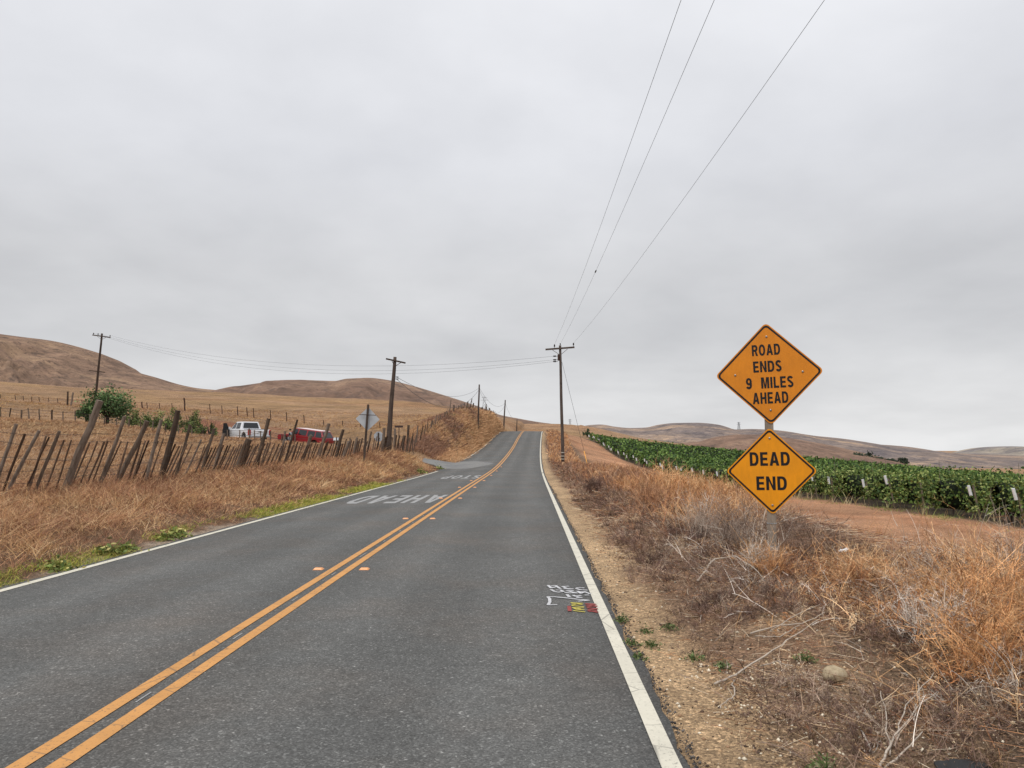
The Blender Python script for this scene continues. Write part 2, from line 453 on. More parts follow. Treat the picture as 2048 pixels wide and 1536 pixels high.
SECT = [
 (-40, NEAR_L, NEAR_R), (5, NEAR_L, NEAR_R),
 (17, [(-3000, 8), (-200, 7), (-60, 3), (-30, 1.4), (-11.6, .45), (-8, .22), (-6.6, .05)], [(2, -.03), (2.9, .25), (5, .3), (7, -.1), (9, -.7), (15, -.75), (17, -.85), (40, -2), (100, -5.5)] + FARR),
 (37, [(-3000, 10), (-200, 9), (-60, 4), (-35, 2.2), (-20, 1.4), (-9.5, .8), (-7.5, .5), (-6.2, .12)], [(2.6, 0), (3.4, .25), (6, .15), (8, -.4), (10, -.9), (16, -1.0), (40, -2.6), (100, -6)] + FARR),
 (50, [(-3000, 11), (-200, 10), (-60, 5.2), (-38, 3.2), (-22, 2.0), (-14, 1.6), (-8.5, 1.15), (-7, .85), (-5.7, .2)], [(3, .05), (4, .1), (6, -.1), (9, -.8), (12, -1.2), (16, -1.3), (40, -3), (100, -6.5)] + FARR),
 (58, [(-3000, 13), (-200, 12), (-60, 5.5), (-41, 3.8), (-33, 3.3), (-22, 2.3), (-14, 1.7), (-10, .85), (-7.5, .38), (-5.6, .24)], [(3.2, .15), (4.2, .1), (6, -.2), (9, -.9), (12, -1.3), (16, -1.4), (40, -3), (100, -6.5)] + FARR),
 (66, [(-3000, 14), (-200, 13), (-60, 6), (-45, 4.2), (-33, 3.2), (-27, 2.2), (-20, 1.7), (-14, 1.5), (-9.5, 1.5), (-8.2, 1.9), (-6.6, .9), (-5.2, .42)], [(3.3, .35), (4.2, .1), (5, -.05), (7, -.5), (10, -1.1), (12, -1.3), (16, -1.4), (40, -3), (100, -6.5)] + FARR),
 (75, [(-3000, 16), (-200, 15), (-60, 6.5), (-42, 4.5), (-36, 3.3), (-31, 1.8), (-20, 1.5), (-15, 1.9), (-10, 3.2), (-8.2, 3.3), (-6.4, 2.1), (-5.2, 1.0)], [(3.6, .7), (4.5, .5), (7, -.1), (10, -1), (16, -1.35), (40, -2.8), (100, -6)] + FARR),
 (84, [(-3000, 18), (-200, 17), (-60, 7), (-42, 5.2), (-33, 4.3), (-25, 3.6), (-15, 3.6), (-10, 4.4), (-7.7, 4.7), (-6, 3.8), (-4.8, 1.9)], [(4, 1.1), (5, .9), (8, .2), (11, -.4), (16, -1.0), (40, -2.6), (100, -6)] + FARR),
 (95, [(-3000, 20), (-200, 19), (-80, 8), (-50, 6.2), (-35, 5.2), (-25, 4.2), (-15, 4.2), (-9, 5.4), (-7, 6.0), (-5.6, 5.2), (-4.4, 3.1)], [(4.5, 1.8), (6, 1.6), (9, .7), (12, .1), (16, -.6), (40, -2.2), (100, -5.8)] + FARR),
 (107, [(-3000, 22), (-200, 20), (-80, 8.2), (-53, 7), (-40, 6.0), (-28, 5.0), (-18, 5.0), (-9, 6.2), (-6.1, 6.9), (-4.7, 6.1), (-3.8, 4.2)], [(5, 2.7), (6.5, 2.5), (9, 1.6), (12, .9), (16, -.1), (40, -2.1), (100, -6)] + FARR),
 (125, [(-3000, 25), (-200, 21), (-80, 10), (-50, 8), (-30, 7), (-15, 6.7), (-8, 7.0), (-3.8, 7.2), (-3, 6.2), (-2.5, 4.9)], [(6, 3.95), (8, 3.6), (11, 2.7), (16, 1.2), (40, -1.2), (100, -5.8)] + FARR),
 (140, [(-3000, 26), (-200, 22), (-90, 11.2), (-40, 9), (-15, 7.5), (-5, 7), (-3, 6.4), (-1.9, 5.1)], [(7, 4.4), (9, 4.1), (12, 3.5), (16, 2.3), (42, -.5), (72, -3.2), (102, -5.4)] + FARR),
 (165, [(-3000, 27), (-200, 24), (-90, 13.4), (-40, 10.5), (-15, 9), (-5, 7), (-1, 4.6)], [(9, 3.9), (12, 3.7), (16, 3.3), (25, 2.2), (42, .0), (72, -3.2), (102, -5.6)] + FARR),
 (200, [(-3000, 27), (-250, 24), (-140, 18.5), (-60, 14.6), (-27, 13.4), (-13, 11.4), (-5, 9.2), (1.5, 7.0)], [(11, 6), (16, 5.6), (25, 4.8), (45, 2.2), (97, -3.8)] + FARR),
 (250, [(-3000, 26), (-250, 24), (-170, 22), (-75, 18), (-30, 15.5), (-10, 11.8), (3, 9.8)], [(18, 8.9), (30, 6.8), (45, 3), (100, -5)] + FARR),
 (300, [(-3000, 20), (-200, 15), (-90, 12), (-30, 10), (-10, 8)], [(25, 6), (45, 0), (100, -7)] + FARR),
 (420, [(-3000, 0), (-200, -4), (-20, -4)], [(40, -6), (100, -10)] + FARR),
 (800, [(-3000, -15), (-20, -18)], [(60, -18), (300, -20), (1000, -24), (3000, -28)]),
 (6000, [(-3000, -25), (-20, -25)], [(200, -25), (300, -26), (1000, -28), (3000, -30)]),
]
SY = np.array([s[0] for s in SECT], float)
SP = []
for Yk, L, Rr in SECT:
    c = float(xc(min(Yk, 220))); z = float(zr(Yk)) - .06
    pts = [p for p in L if p[0] < c - LE - .2] + [(c - LE, z), (c + RE, z)] + [p for p in Rr if p[0] > c + RE + .2]
    SP.append((np.array([p[0] for p in pts]) - c, np.array([p[1] for p in pts])))
def H(x, y, rough=True):
    x = np.atleast_1d(np.asarray(x, float)); y = np.atleast_1d(np.asarray(y, float))
    s = x - xc(np.minimum(y, 220))
    Z = np.empty((x.size, len(SP)))
    for k, (sx, sz) in enumerate(SP):
        Z[:, k] = pchip(sx, sz, s)
    z = pchip(SY, Z, y)
    on = (s > -LE - .15) & (s < RE + .15) & (y < 175)
    z = np.where((s >= -LE) & (s <= RE) & (y < 170), zr(y) - .09, z)
    if rough:
        off = np.clip(np.maximum(-LE - s, s - RE) / 1.5, 0, 1)
        calm = np.where((x > 9.5) & (x < 15.5), .35, 1.0)
        z = z + off * calm * ((fbm(x * .55, y * .55, 3, 4) - .5) * .26 + np.clip(y / 120 - .3, 0, 1) * (fbm(x * .06, y * .06, 9, 3) - .5) * 1.2 * (np.abs(s) > 14))
        z = z + np.clip(off * 3, 0, 1) * calm * (fbm(x * 3.1, y * 3.1, 21, 3) - .5) * .07
    return z
def H1(x, y): return float(H([x], [y])[0])

def side_c(x):      # centre line of the side road, Y as a function of x (runs off to the left)
    return np.interp(-np.asarray(x, float), [3.0, 5, 7.6, 14, 22, 30, 45], [60, 59.2, 58.4, 67, 74.5, 77, 79])
def on_side(x, y):
    w = np.interp(-x, [3.0, 4.2, 5.5, 7.6], [8.5, 5.4, 3.7, 2.9])
    return (x < -1.5) & (x > -7.3) & (np.abs(y - side_c(x)) < w)

# ground sheet
def axis(dense0, dense1, step, lo, hi, g):
    a = list(np.arange(dense0, dense1 + 1e-6, step)); d = step
    while a[-1] < hi: d *= g; a.append(a[-1] + d)
    b = []; v, d = dense0, step
    while v > lo: d *= g; v -= d; b.append(v)
    return np.array(b[::-1] + a)
gx = axis(-9, 9, .16, -3000, 3000, 1.045)
gy = axis(1.5, 14, .16, -60, 6000, 1.022)
XX, YY = np.meshgrid(gx, gy)
xf, yf = XX.ravel(), YY.ravel()
zf = H(xf, yf)
sf = xf - xc(np.minimum(yf, 220))
def mixc(c, m, new): return c * (1 - m[:, None]) + np.asarray(new)[None, :] * m[:, None]
def sstep(a, b, v): t_ = np.clip((v - a) / (b - a), 0, 1); return t_ * t_ * (3 - 2 * t_)
nz1 = fbm(xf * .5, yf * .5, 40, 4); nz2 = fbm(xf * .07, yf * .07, 50, 4); nz3 = fbm(xf * 2.2, yf * 2.2, 60, 3)
C_straw = lin(158, 126, 95); C_gold = lin(156, 124, 88); C_brown = lin(142, 113, 89); C_sand = lin(188, 158, 122); C_dirt = lin(184, 138, 104); C_redd = lin(150, 100, 76); C_vine_shade = lin(70, 60, 46)
gc = np.tile(C_straw, (len(xf), 1))
gc = mixc(gc, sstep(.42, .62, nz2), C_gold * .95)
gc = mixc(gc, sstep(.55, .7, fbm(xf * .03 + 7, yf * .05, 70, 5)) * .6 * (yf > 60), lin(150, 112, 80))
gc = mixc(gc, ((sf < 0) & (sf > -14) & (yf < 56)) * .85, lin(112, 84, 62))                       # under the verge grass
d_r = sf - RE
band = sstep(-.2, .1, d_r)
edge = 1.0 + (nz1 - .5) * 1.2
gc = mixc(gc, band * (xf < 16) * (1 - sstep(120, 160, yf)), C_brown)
sand = sstep(-.3, .05, d_r) * (1 - sstep(-.2, .2, d_r - edge * np.clip(.55 - yf * .001, .4, 2)))
gc = mixc(gc, np.clip(sand, 0, 1) * (yf < 140), C_sand)
grav = sstep(.4, 1.2, d_r) * (1 - sstep(2.0, 3.4, d_r)) * sstep(.5, .62, nz1) * (yf < 30)
gc = mixc(gc, grav * .8, lin(178, 152, 122))
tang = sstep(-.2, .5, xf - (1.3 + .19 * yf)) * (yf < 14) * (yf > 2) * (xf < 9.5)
gc = mixc(gc, tang * .75, lin(92, 70, 55))  # dark litter soil under the tangle, with shade between stems put into the colour
tl = np.interp(yf, [0, 8, 10, 17, 24, 40], [9.5, 6.5, 4.6, 6.2, 8.4, 8.6])
track = sstep(tl - .3, tl + .5, xf + (nz1 - .5) * 1.2) * (1 - sstep(14.6, 15.6, xf + (nz1 - .5) * 1.4)) * (yf < 170)
gc = mixc(gc, track, C_dirt)
gc = mixc(gc, track * sstep(.5, .7, fbm(xf * 1.1, yf * .22, 77, 4)) * .5, lin(178, 124, 88))
gc = mixc(gc, sstep(15.2, 16.2, xf) * (yf < 165) * (yf > 10), C_vine_shade)  # vineyard soil darkened, the canopy's shade painted into it
far_m = np.where(yf > 55, .72 + .56 * fbm(xf * .16, yf * .045, 73, 6, .6), 1.0); far_m = np.where((np.abs(xf) < 400) & (xf < 60), far_m, 1.0)
gc = gc * far_m[:, None]
bank = ((yf > 77) & (yf < 85) & (xf < -23) & (xf > -38))
gc = mixc(gc, bank * sstep(.35, .6, nz1) * .9, C_redd)
gc = mixc(gc, ((np.abs(yf - side_c(xf)) < 3) & (xf < -8) & (xf > -24)) * .5, lin(170, 142, 112))
lsh = sstep(-.2, .05, -sf - LE) * (1 - sstep(.05, .28, -sf - LE + (nz3 - .5) * .4)) * (yf < 48)
gc = mixc(gc, lsh * .8, lin(170, 154, 136))
nX, nY = len(gx), len(gy)
idx = np.arange(nX * nY).reshape(nY, nX)
quads = np.stack([idx[:-1, :-1], idx[:-1, 1:], idx[1:, 1:], idx[1:, :-1]], -1).reshape(-1, 4)
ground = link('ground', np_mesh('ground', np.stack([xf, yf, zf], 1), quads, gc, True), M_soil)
tag(ground, kind='structure')

# road sheet
RY = np.concatenate([np.arange(-8, 30, .2), np.arange(30, 90, .4), np.arange(90, 172.1, .5)])
def jag(Y, s): return (vnoise(Y * 2.3, Y * 0 + s, 5) - .5) * .055 + (vnoise(Y * 9, Y * 0 + s, 6) - .5) * .05
lat = [-LE - .03, -LE, -3, -2, -1, 0, 1, 2, 3, RE, RE + .03]
rv, rs = [], []
for i, s in enumerate(lat):
    sv = np.full(len(RY), s, float)
    if i in (0, 1): sv = sv + jag(RY, 1) + np.where((RY > 51) & (RY < 68), -.0, 0)
    if i in (9, 10): sv = sv + jag(RY, 2)
    z = road_z(sv, RY) - (.1 if i in (0, 10) else 0)
    rv.append(np.stack([xc(RY) + sv, RY, z], 1)); rs.append(sv)
rv = np.stack(rv, 1).reshape(-1, 3); rs = np.stack(rs, 1).ravel()
k = len(lat); idx = np.arange(len(RY) * k).reshape(len(RY), k)
quads = np.stack([idx[:-1, :-1], idx[:-1, 1:], idx[1:, 1:], idx[1:, :-1]], -1).reshape(-1, 4)
road = link('road', np_mesh('road', rv, quads, None, True, {'s': rs}), M_asph)
tag(road, kind='structure')

# side road apron
sx = -np.concatenate([np.arange(1.5, 3.6, .15), np.arange(3.6, 7.4, .3)])
ws = np.interp(-sx, [1.5, 2.0, 2.6, 3.2, 4.2, 5.5, 7.6], [.3, 2.6, 4.6, 6.4, 5.9, 4.2, 3.2])
cs = side_c(np.minimum(sx, -3.0)) + np.clip((3 + sx) * 1.2, 0, 2)
vs = []
for f in np.linspace(-1, 1, 13):
    y = cs + f * ws
    zz = np.maximum(H(sx, y, False), -1) + .05
    sm = np.clip((-sx - 3.0) / 3.5, 0, 1)
    inside = (sx - xc(y)) > -LE - .12
    zz = np.where(inside, road_z(sx - xc(y), y) + .006, zz)
    vs.append(np.stack([sx, y, zz], 1))
vs = np.stack(vs, 1).reshape(-1, 3); k = 13
idx = np.arange(len(sx) * k).reshape(len(sx), k)
quads = np.stack([idx[:-1, :-1], idx[:-1, 1:], idx[1:, 1:], idx[1:, :-1]], -1).reshape(-1, 4)
so = link('side_road', np_mesh('side_road', vs, quads, None, True), M_oldasph); tag(so, kind='structure')

# painted lines
def strip(name, s0, s1, Y0, Y1, mat, dz=.005):
    Ys = RY[(RY >= Y0) & (RY <= Y1)]
    a = np.stack([xc(Ys) + s0, Ys, road_z(s0, Ys) + dz], 1); b = np.stack([xc(Ys) + s1, Ys, road_z(s1, Ys) + dz], 1)
    V = np.stack([a, b], 1).reshape(-1, 3); i = np.arange(len(Ys) - 1) * 2
    o = link(name, np_mesh(name, V, np.stack([i, i + 1, i + 3, i + 2], 1)), mat)
    return tag(o, kind='structure')
strip('yellow_line', -.155, -.053, -8, 170, M_yel)
strip('yellow_line', .053, .155, -8, 170, M_yel)
strip('edge_line', 3.24, 3.35, -8, 47.2, M_whi)
strip('edge_line', 3.24, 3.35, 47.6, 168, M_whi)
strip('edge_line', -3.74, -3.62, -8, 50.4, M_whi)
strip('edge_line', -3.74, -3.62, 68.6, 168, M_whi)
for Yd in np.arange(3.3, 36, 1.62):
    strip('guide_dash', -.009, .004, Yd, Yd + .42, M_letter, .004)

def _el(cx_, cy_, rx, ry, a0, a1, n=10, p=2.35):
    out = []
    for k in range(n + 1):
        a = R(a0 + (a1 - a0) * k / n); c_, s_ = math.cos(a), math.sin(a)
        out.append((cx_ + rx * math.copysign(abs(c_) ** (2 / p), c_), cy_ + ry * math.copysign(abs(s_) ** (2 / p), s_)))
    return out
def _stroke(path, t_):
    L_, R_ = [], []
    for i, p in enumerate(path):
        a, b = path[max(i - 1, 0)], path[min(i + 1, len(path) - 1)]
        dx, dy = b[0] - a[0], b[1] - a[1]; l = math.hypot(dx, dy)
        L_.append((p[0] - dy / l * t_ / 2, p[1] + dx / l * t_ / 2)); R_.append((p[0] + dy / l * t_ / 2, p[1] - dx / l * t_ / 2))
    return L_ + R_[::-1]
def glyphs(t_):
    h = t_ / 2
    G = {}
    G['I'] = (t_, [[(0, 0), (t_, 0), (t_, 1), (0, 1)]])
    G['L'] = (.54, [[(0, 0), (.54, 0), (.54, t_ * .9), (t_, t_ * .9), (t_, 1), (0, 1)]])
    G['T'] = (.62, [[(.31 - h, 0), (.31 + h, 0), (.31 + h, 1 - t_ * .9), (.62, 1 - t_ * .9), (.62, 1), (0, 1), (0, 1 - t_ * .9), (.31 - h, 1 - t_ * .9)]])
    e_ = t_ * .88
    G['E'] = (.58, [[(0, 0), (.58, 0), (.58, e_), (t_, e_), (t_, .5 - e_ / 2), (.54, .5 - e_ / 2), (.54, .5 + e_ / 2), (t_, .5 + e_ / 2), (t_, 1 - e_), (.57, 1 - e_), (.57, 1), (0, 1)]])
    G['H'] = (.66, [[(0, 0), (t_, 0), (t_, .5 - e_ / 2), (.66 - t_, .5 - e_ / 2), (.66 - t_, 0), (.66, 0), (.66, 1), (.66 - t_, 1), (.66 - t_, .5 + e_ / 2), (t_, .5 + e_ / 2), (t_, 1), (0, 1)]])
    G['N'] = (.68, [[(0, 0), (t_, 0), (t_, .66), (.68 - t_, 0), (.68, 0), (.68, 1), (.68 - t_, 1), (.68 - t_, .34), (t_, 1), (0, 1)]])
    G['M'] = (.82, [[(0, 0), (t_, 0), (t_, .72), (.41 - h * .85, 0), (.41 + h * .85, 0), (.82 - t_, .72), (.82 - t_, 0), (.82, 0), (.82, 1), (.82 - t_ * 1.4, 1), (.41, .3), (t_ * 1.4, 1), (0, 1)]])
    G['A'] = (.74, [[(0, 0), (t_ * 1.05, 0), (t_ * 1.05 + .055, .2), (.74 - t_ * 1.05 - .055, .2), (.74 - t_ * 1.05, 0), (.74, 0), (.37 + t_ * .56, 1), (.37 - t_ * .56, 1)], [(t_ * 1.05 + .1, .2 + e_), (.37, .79), (.74 - t_ * 1.05 - .1, .2 + e_)]])
    G['O'] = (.72, [_el(.36, .5, .36, .515, 0, 350, 34, 2.2), _el(.36, .5, .36 - t_, .515 - t_ * .9, 0, 350, 34, 2.2)])
    G['D'] = (.68, [[(0, 0), (.3, 0)] + _el(.3, .5, .38, .5, -80, 80, 16, 2.4) + [(.3, 1), (0, 1)], [(t_, e_), (.28, e_)] + _el(.28, .5, .4 - t_, .5 - e_, -80, 80, 16, 2.4) + [(.28, 1 - e_), (t_, 1 - e_)]])
    G['P'] = (.62, [[(0, 0), (t_, 0), (t_, .38), (.34, .38)] + _el(.34, .69, .28, .31, -80, 80, 12) + [(.34, 1), (0, 1)], [(t_, .38 + e_), (.32, .38 + e_)] + _el(.32, .69, .3 - t_, .31 - e_, -70, 70, 8) + [(.32, 1 - e_), (t_, 1 - e_)]])
    G['R'] = (.66, [[(0, 0), (t_, 0), (t_, .4), (.32, .4), (.66 - t_ * 1.1, 0), (.67, 0), (.49, .43)] + _el(.36, .7, .28, .3, -50, 80, 12) + [(.36, 1), (0, 1)], [(t_, .4 + e_), (.34, .4 + e_)] + _el(.34, .7, .3 - t_, .3 - e_, -70, 70, 8) + [(.34, 1 - e_), (t_, 1 - e_)]])
    sp = _el(.31, .735, .31 - h, .265 - h * .9, 20, 250, 18, 2.1) + _el(.31, .265, .31 - h, .275 - h * .9, 70, -160, 18, 2.1)
    G['S'] = (.62, [_stroke(sp, t_ * .96)])
    G['9'] = (.6, [_el(.3, .68, .3, .325, 0, 350, 30, 2.1), _el(.3, .68, .3 - t_, .325 - t_ * .85, 0, 350, 30, 2.1)], [_stroke([(.6 - h, .66), (.6 - h, .5)] + _el(.28, .34, .32 - h, .345 - h, 0, -150, 16, 2.1), t_)])
    return G
GLY = glyphs(.205)
def text_mesh(txt, space=.13, gap=.42):
    """bold block capitals as flat polygons, fitted to a unit box centred at the origin"""
    co, fs, x0 = [], [], 0.0
    def add(conts, x0, z):
        cu = bpy.data.curves.new('letter', 'CURVE'); cu.dimensions = '2D'; cu.fill_mode = 'BOTH'
        for c_ in conts:
            sp = cu.splines.new('POLY'); sp.points.add(len(c_) - 1); sp.use_cyclic_u = True
            for p_, (a, b) in zip(sp.points, c_): p_.co = (a, b, 0, 1)
        ob = bpy.data.objects.new('letter', cu); COL.objects.link(ob)
        dg = bpy.context.evaluated_depsgraph_get(); dg.update()
        me = bpy.data.meshes.new_from_object(ob.evaluated_get(dg))
        bpy.data.objects.remove(ob); bpy.data.curves.remove(cu)
        b0 = len(co); co.extend((v.co.x + x0, v.co.y, z) for v in me.vertices); fs.extend(tuple(i + b0 for i in p.vertices) for p in me.polygons)
        bpy.data.meshes.remove(me)
    for ch in txt:
        if ch == ' ': x0 += gap; continue
        g = GLY[ch]
        add(g[1], x0, 0.0)
        if len(g) > 2: add(g[2], x0, .0004)
        x0 += g[0] + space
    co = np.array(co); lo, hi = co[:, :2].min(0), co[:, :2].max(0)
    co[:, :2] = (co[:, :2] - (lo + hi) / 2) / (hi - lo)
    return co, fs

def road_word(txt, sl, sr, Y0, Y1):
    uv, fs = text_mesh(txt, .2)
    s = (sl + sr) / 2 - uv[:, 0] * (sr - sl); Y = (Y0 + Y1) / 2 - uv[:, 1] * (Y1 - Y0)
    me = bpy.data.meshes.new('road_word')
    me.from_pydata([(float(xc(b) + a), float(b), float(road_z(a, b)) + .006) for a, b in zip(s, Y)], [], fs)
    o = link('road_lettering', me, M_letter); return tag(o, kind='structure')
road_word('AHEAD', -3.02, -.24, 22.3, 25.9)
road_word('STOP', -2.2, -.2, 39.2, 43.4)

def spray(name, mat, strokes, w):
    """strokes: photo-pixel polylines on the asphalt"""
    mb = MB()
    for st in strokes:
        P = [flat(x, y, -.03) for x, y in st]
        s_ = [p.x - float(xc(p.y)) for p in P]
        P = [Vector((p.x, p.y, float(road_z(a, p.y)) + .007)) for p, a in zip(P, s_)]
        for a, b in zip(P, P[1:]):
            d = (b - a); n = Vector((-d.y, d.x, 0)).normalized() * w / 2; e = d.normalized() * w * .25
            mb.quad(a - n - e, b - n + e, b + n + e, a + n - e)
            for q in mb.v[-4:]: pass
    # lift each stroke a hair above the one before it so that no two lie in one plane
    vs = [(x, y, z + .0012 * (i // 4 % 3)) for i, (x, y, z) in enumerate(mb.v)]
    mb.v = vs
    return tag(mb.build(name, mat), kind='structure')
def zp(lst): return [[(1080 + x / 14.63, 1150 + y / 14.63) for x, y in st] for st in lst]
spray('white_spray_marks', M_spray_w, zp([
    [(240, 310), (330, 390)], [(340, 330), (460, 320), (560, 390), (600, 405)], [(330, 385), (470, 355)],
    [(330, 440), (420, 490), (540, 510), (680, 490), (590, 445), (500, 445)],
    [(830, 330), (660, 345), (760, 390), (950, 405), (850, 420), (710, 410)],
    [(960, 455), (790, 465), (1080, 530), (900, 530), (740, 510)],
    [(1280, 375), (1100, 375), (1070, 400), (1180, 430), (1370, 440)],
    [(1100, 475), (1200, 540)], [(1150, 490), (1300, 485), (1460, 545)], [(1190, 535), (1300, 500)],
    [(790, 570), (860, 640)], [(980, 590), (1030, 625), (1190, 600)], [(1030, 625), (1210, 655), (1080, 660)], [(1330, 590), (1420, 585)],
    [(480, 875), (240, 885), (290, 800), (280, 700), (230, 645), (420, 650), (900, 690), (1210, 715), (1420, 735)], [(1130, 770), (1250, 755), (1420, 735)]]), .035)
spray('yellow_spray_marks', M_spray_y, zp([
    [(910, 805), (1230, 825)], [(930, 830), (1080, 850), (1230, 870)], [(940, 880), (1120, 840), (1240, 825)], [(940, 905), (1270, 930)],
    [(970, 950), (1270, 960)], [(975, 960), (1080, 1010), (1280, 1025)], [(1100, 975), (1180, 990)], [(990, 1045), (1300, 1080)]]), .03)
spray('red_spray_marks', M_spray_r, zp([
    [(1340, 830), (1600, 840)], [(1370, 880), (1620, 850)], [(1370, 885), (1640, 920)], [(1390, 930), (1640, 890)], [(1400, 960), (1660, 975)], [(1410, 1020), (1660, 990)],
    [(1420, 1040), (1680, 1080)], [(1450, 1060), (1650, 1040)], [(850, 920), (870, 1060)]]), .04)

# raised road markers, one object each
mk = MB()
mk.add([(-.05, -.05, 0), (.05, -.05, 0), (.05, .05, 0), (-.05, .05, 0), (-.035, -.022, .02), (.035, -.022, .02), (.035, .022, .02), (-.035, .022, .02)],
       [(0, 1, 5, 4), (1, 2, 6, 5), (2, 3, 7, 6), (3, 0, 4, 7), (4, 5, 6, 7)])
M_rpm = plain('marker_amber', lin(226, 150, 84), .35, 0, .08)
M_rpmw = plain('marker_face', lin(236, 176, 124), .25, 0, .05)
rpm = mk.build('road_marker', M_rpm)
fb = MB(); fb.box((0, -.0375, .0105), (.074, .004, .012), Matrix.Rotation(R(-30), 4, 'X'))
fb.build('reflector', M_rpmw, rpm)
GR = 'raised markers beside the yellow lines'
rows_y = [10.3, 17.4, 24.2, 30.6, 36.6, 43.0, 49.5, 56.0]
ordn = ['nearest', 'second', 'third', 'fourth', 'fifth', 'sixth', 'seventh', 'farthest']
first = True
for i, Yk in enumerate(rows_y):
    for sgn, side in ((-1, 'left'), (1, 'right')):
        if sgn < 0 and i > 4: continue
        o = rpm if first else copy_tree(rpm); first = False
        s = sgn * .31
        o.location = (float(xc(Yk)) + s, Yk, float(road_z(s, Yk)) + .001)
        o.scale = (1.3, 1.2, 1.1)
        lab = '%s amber raised road marker along the %s side of the double yellow lines' % (ordn[i], side)
        tag(o, lab, 'road marker', GR)

# ------------------------------------------------------------------ hills: each a solid ridge with front and back slopes
def hill(name, ridge, D, front, back, zfoot, mat, nu=260, gully=.12, seed=1, wig=.06):
    px = np.array([p[0] for p in ridge], float); py = np.array([p[1] for p in ridge], float)
    pu = np.linspace(px[0], px[-1], nu)
    yy = pchip(px, py, pu)
    pts = np.array([at(a, b, D)[:] for a, b in zip(pu, yy)])
    fr = np.concatenate([-np.linspace(1, 0, 60) ** 1.2, np.linspace(0, 1, 14)[1:] ** 1.3])
    V = []
    for v in fr:
        a = abs(v)
        sh = (1 - a ** 1.45) if v < 0 else (1 - a ** 1.6)
        g = (fbm(pts[:, 0] / (D * .03), np.full(nu, v * 4.0), seed, 5) - .5) * gully * (4 * a * a * (1 - a)) * (pts[:, 2] - zfoot)
        dy = (fbm(pts[:, 0] / (D * .07), np.full(nu, 0.3), seed + 9, 3) - .5) * D * wig
        Yv = D + dy * (1 - a) + (v * front if v < 0 else v * back)
        s_ = (D + dy * (1 - a)) / D
        z = zfoot + (EYE + (pts[:, 2] - EYE) * s_ - zfoot) * sh + g
        V.append(np.stack([pts[:, 0] * (s_ if v == 0 else (1 - a) * s_ + a * np.maximum(.6, Yv / D)), Yv, z], 1))
    V = np.stack(V, 0).reshape(-1, 3)
    idx = np.arange(len(fr) * nu).reshape(len(fr), nu)
    q = np.stack([idx[:-1, :-1], idx[:-1, 1:], idx[1:, 1:], idx[1:, :-1]], -1).reshape(-1, 4)
    return tag(link(name, np_mesh(name, V, q, None, True), mat), kind='structure')
hill('hill', [(-700, 640), (-350, 628), (-120, 648), (0, 668), (60, 676), (100, 681), (150, 692), (200, 708), (250, 737), (300, 752), (350, 767), (400, 777), (440, 781), (470, 786), (520, 796), (600, 815), (700, 850)], 520, 260, 300, -2, M_hillA, seed=3, gully=.75)
hill('hill', [(330, 830), (400, 803), (440, 790), (465, 783), (500, 773), (540, 766), (600, 761), (650, 762.5), (680, 763), (710, 758), (745, 757), (780, 761), (830, 773), (880, 788), (930, 804), (970, 818), (1000, 830), (1040, 838), (1080, 845), (1120, 850), (1170, 853), (1230, 868)], 430, 190, 250, 0, M_hillB, seed=14, gully=.55)
hill('hill', [(1195, 905), (1240, 889), (1300, 884), (1340, 886), (1400, 883), (1440, 873), (1480, 869), (1520, 869), (1560, 874), (1620, 884), (1680, 898), (1740, 915), (1800, 935)], 640, 170, 200, -14, M_hillB, seed=22, gully=.08)
hill('hill', [(1120, 862), (1150, 856), (1180, 850), (1200, 849), (1225, 853), (1260, 856), (1290, 855), (1320, 849), (1350, 846), (1390, 845.5), (1420, 848), (1440, 855), (1465, 859), (1500, 858), (1540, 860), (1570, 865), (1600, 870), (1640, 874), (1680, 880), (1720, 887), (1760, 890), (1800, 897), (1850, 903), (1900, 906), (1960, 908), (2040, 912), (2200, 922)], 1250, 520, 500, -24, M_hillC, seed=31, gully=.3)
hill('hill', [(1820, 935), (1880, 915), (1930, 906), (1960, 905), (1985, 898), (2005, 893.5), (2020, 892.5), (2036, 896), (2060, 899), (2100, 894), (2180, 888), (2300, 896), (2500, 880), (2800, 870)], 1900, 600, 600, -26, M_hillD, seed=37, gully=.3)

# ------------------------------------------------------------------ ribbons: blades, stalks, twigs
def ribbons(P, D, L, bend, Wd, seg, color, taper=.85):
    N = len(P)
    tt = np.linspace(0, 1, seg + 1)
    rv = rng.normal(size=(N, 3)); side = np.cross(D, rv); side /= np.linalg.norm(side, axis=1, keepdims=True) + 1e-9
    V = np.empty((N, seg + 1, 2, 3), np.float32)
    for i, t_ in enumerate(tt):
        p = P + D * (L * t_)[:, None] + bend * (L * t_ * t_)[:, None]
        w = side * (Wd * (1 - taper * t_) / 2)[:, None]
        V[:, i, 0] = p - w; V[:, i, 1] = p + w
    b = (np.arange(N) * (seg + 1) * 2)[:, None]
    q = []
    for i in range(seg):
        q.append(np.concatenate([b + 2 * i, b + 2 * i + 1, b + 2 * i + 3, b + 2 * i + 2], 1))
    q = np.stack(q, 1).reshape(-1, 4)
    return V.reshape(-1, 3), q, np.repeat(color, (seg + 1) * 2, axis=0)

def join(parts):
    V, Q, C, b = [], [], [], 0
    for v, q, c in parts:
        V.append(v); Q.append(q + b); C.append(c); b += len(v)
    return np.concatenate(V), np.concatenate(Q), np.concatenate(C)

def pal(N, cols, w=None, jit=.16):
    cols = np.array(cols); i = rng.choice(len(cols), N, p=w)
    return cols[i] * (1 + rng.uniform(-jit, jit, (N, 1)))

def unit(v): return v / (np.linalg.norm(v, axis=1, keepdims=True) + 1e-9)

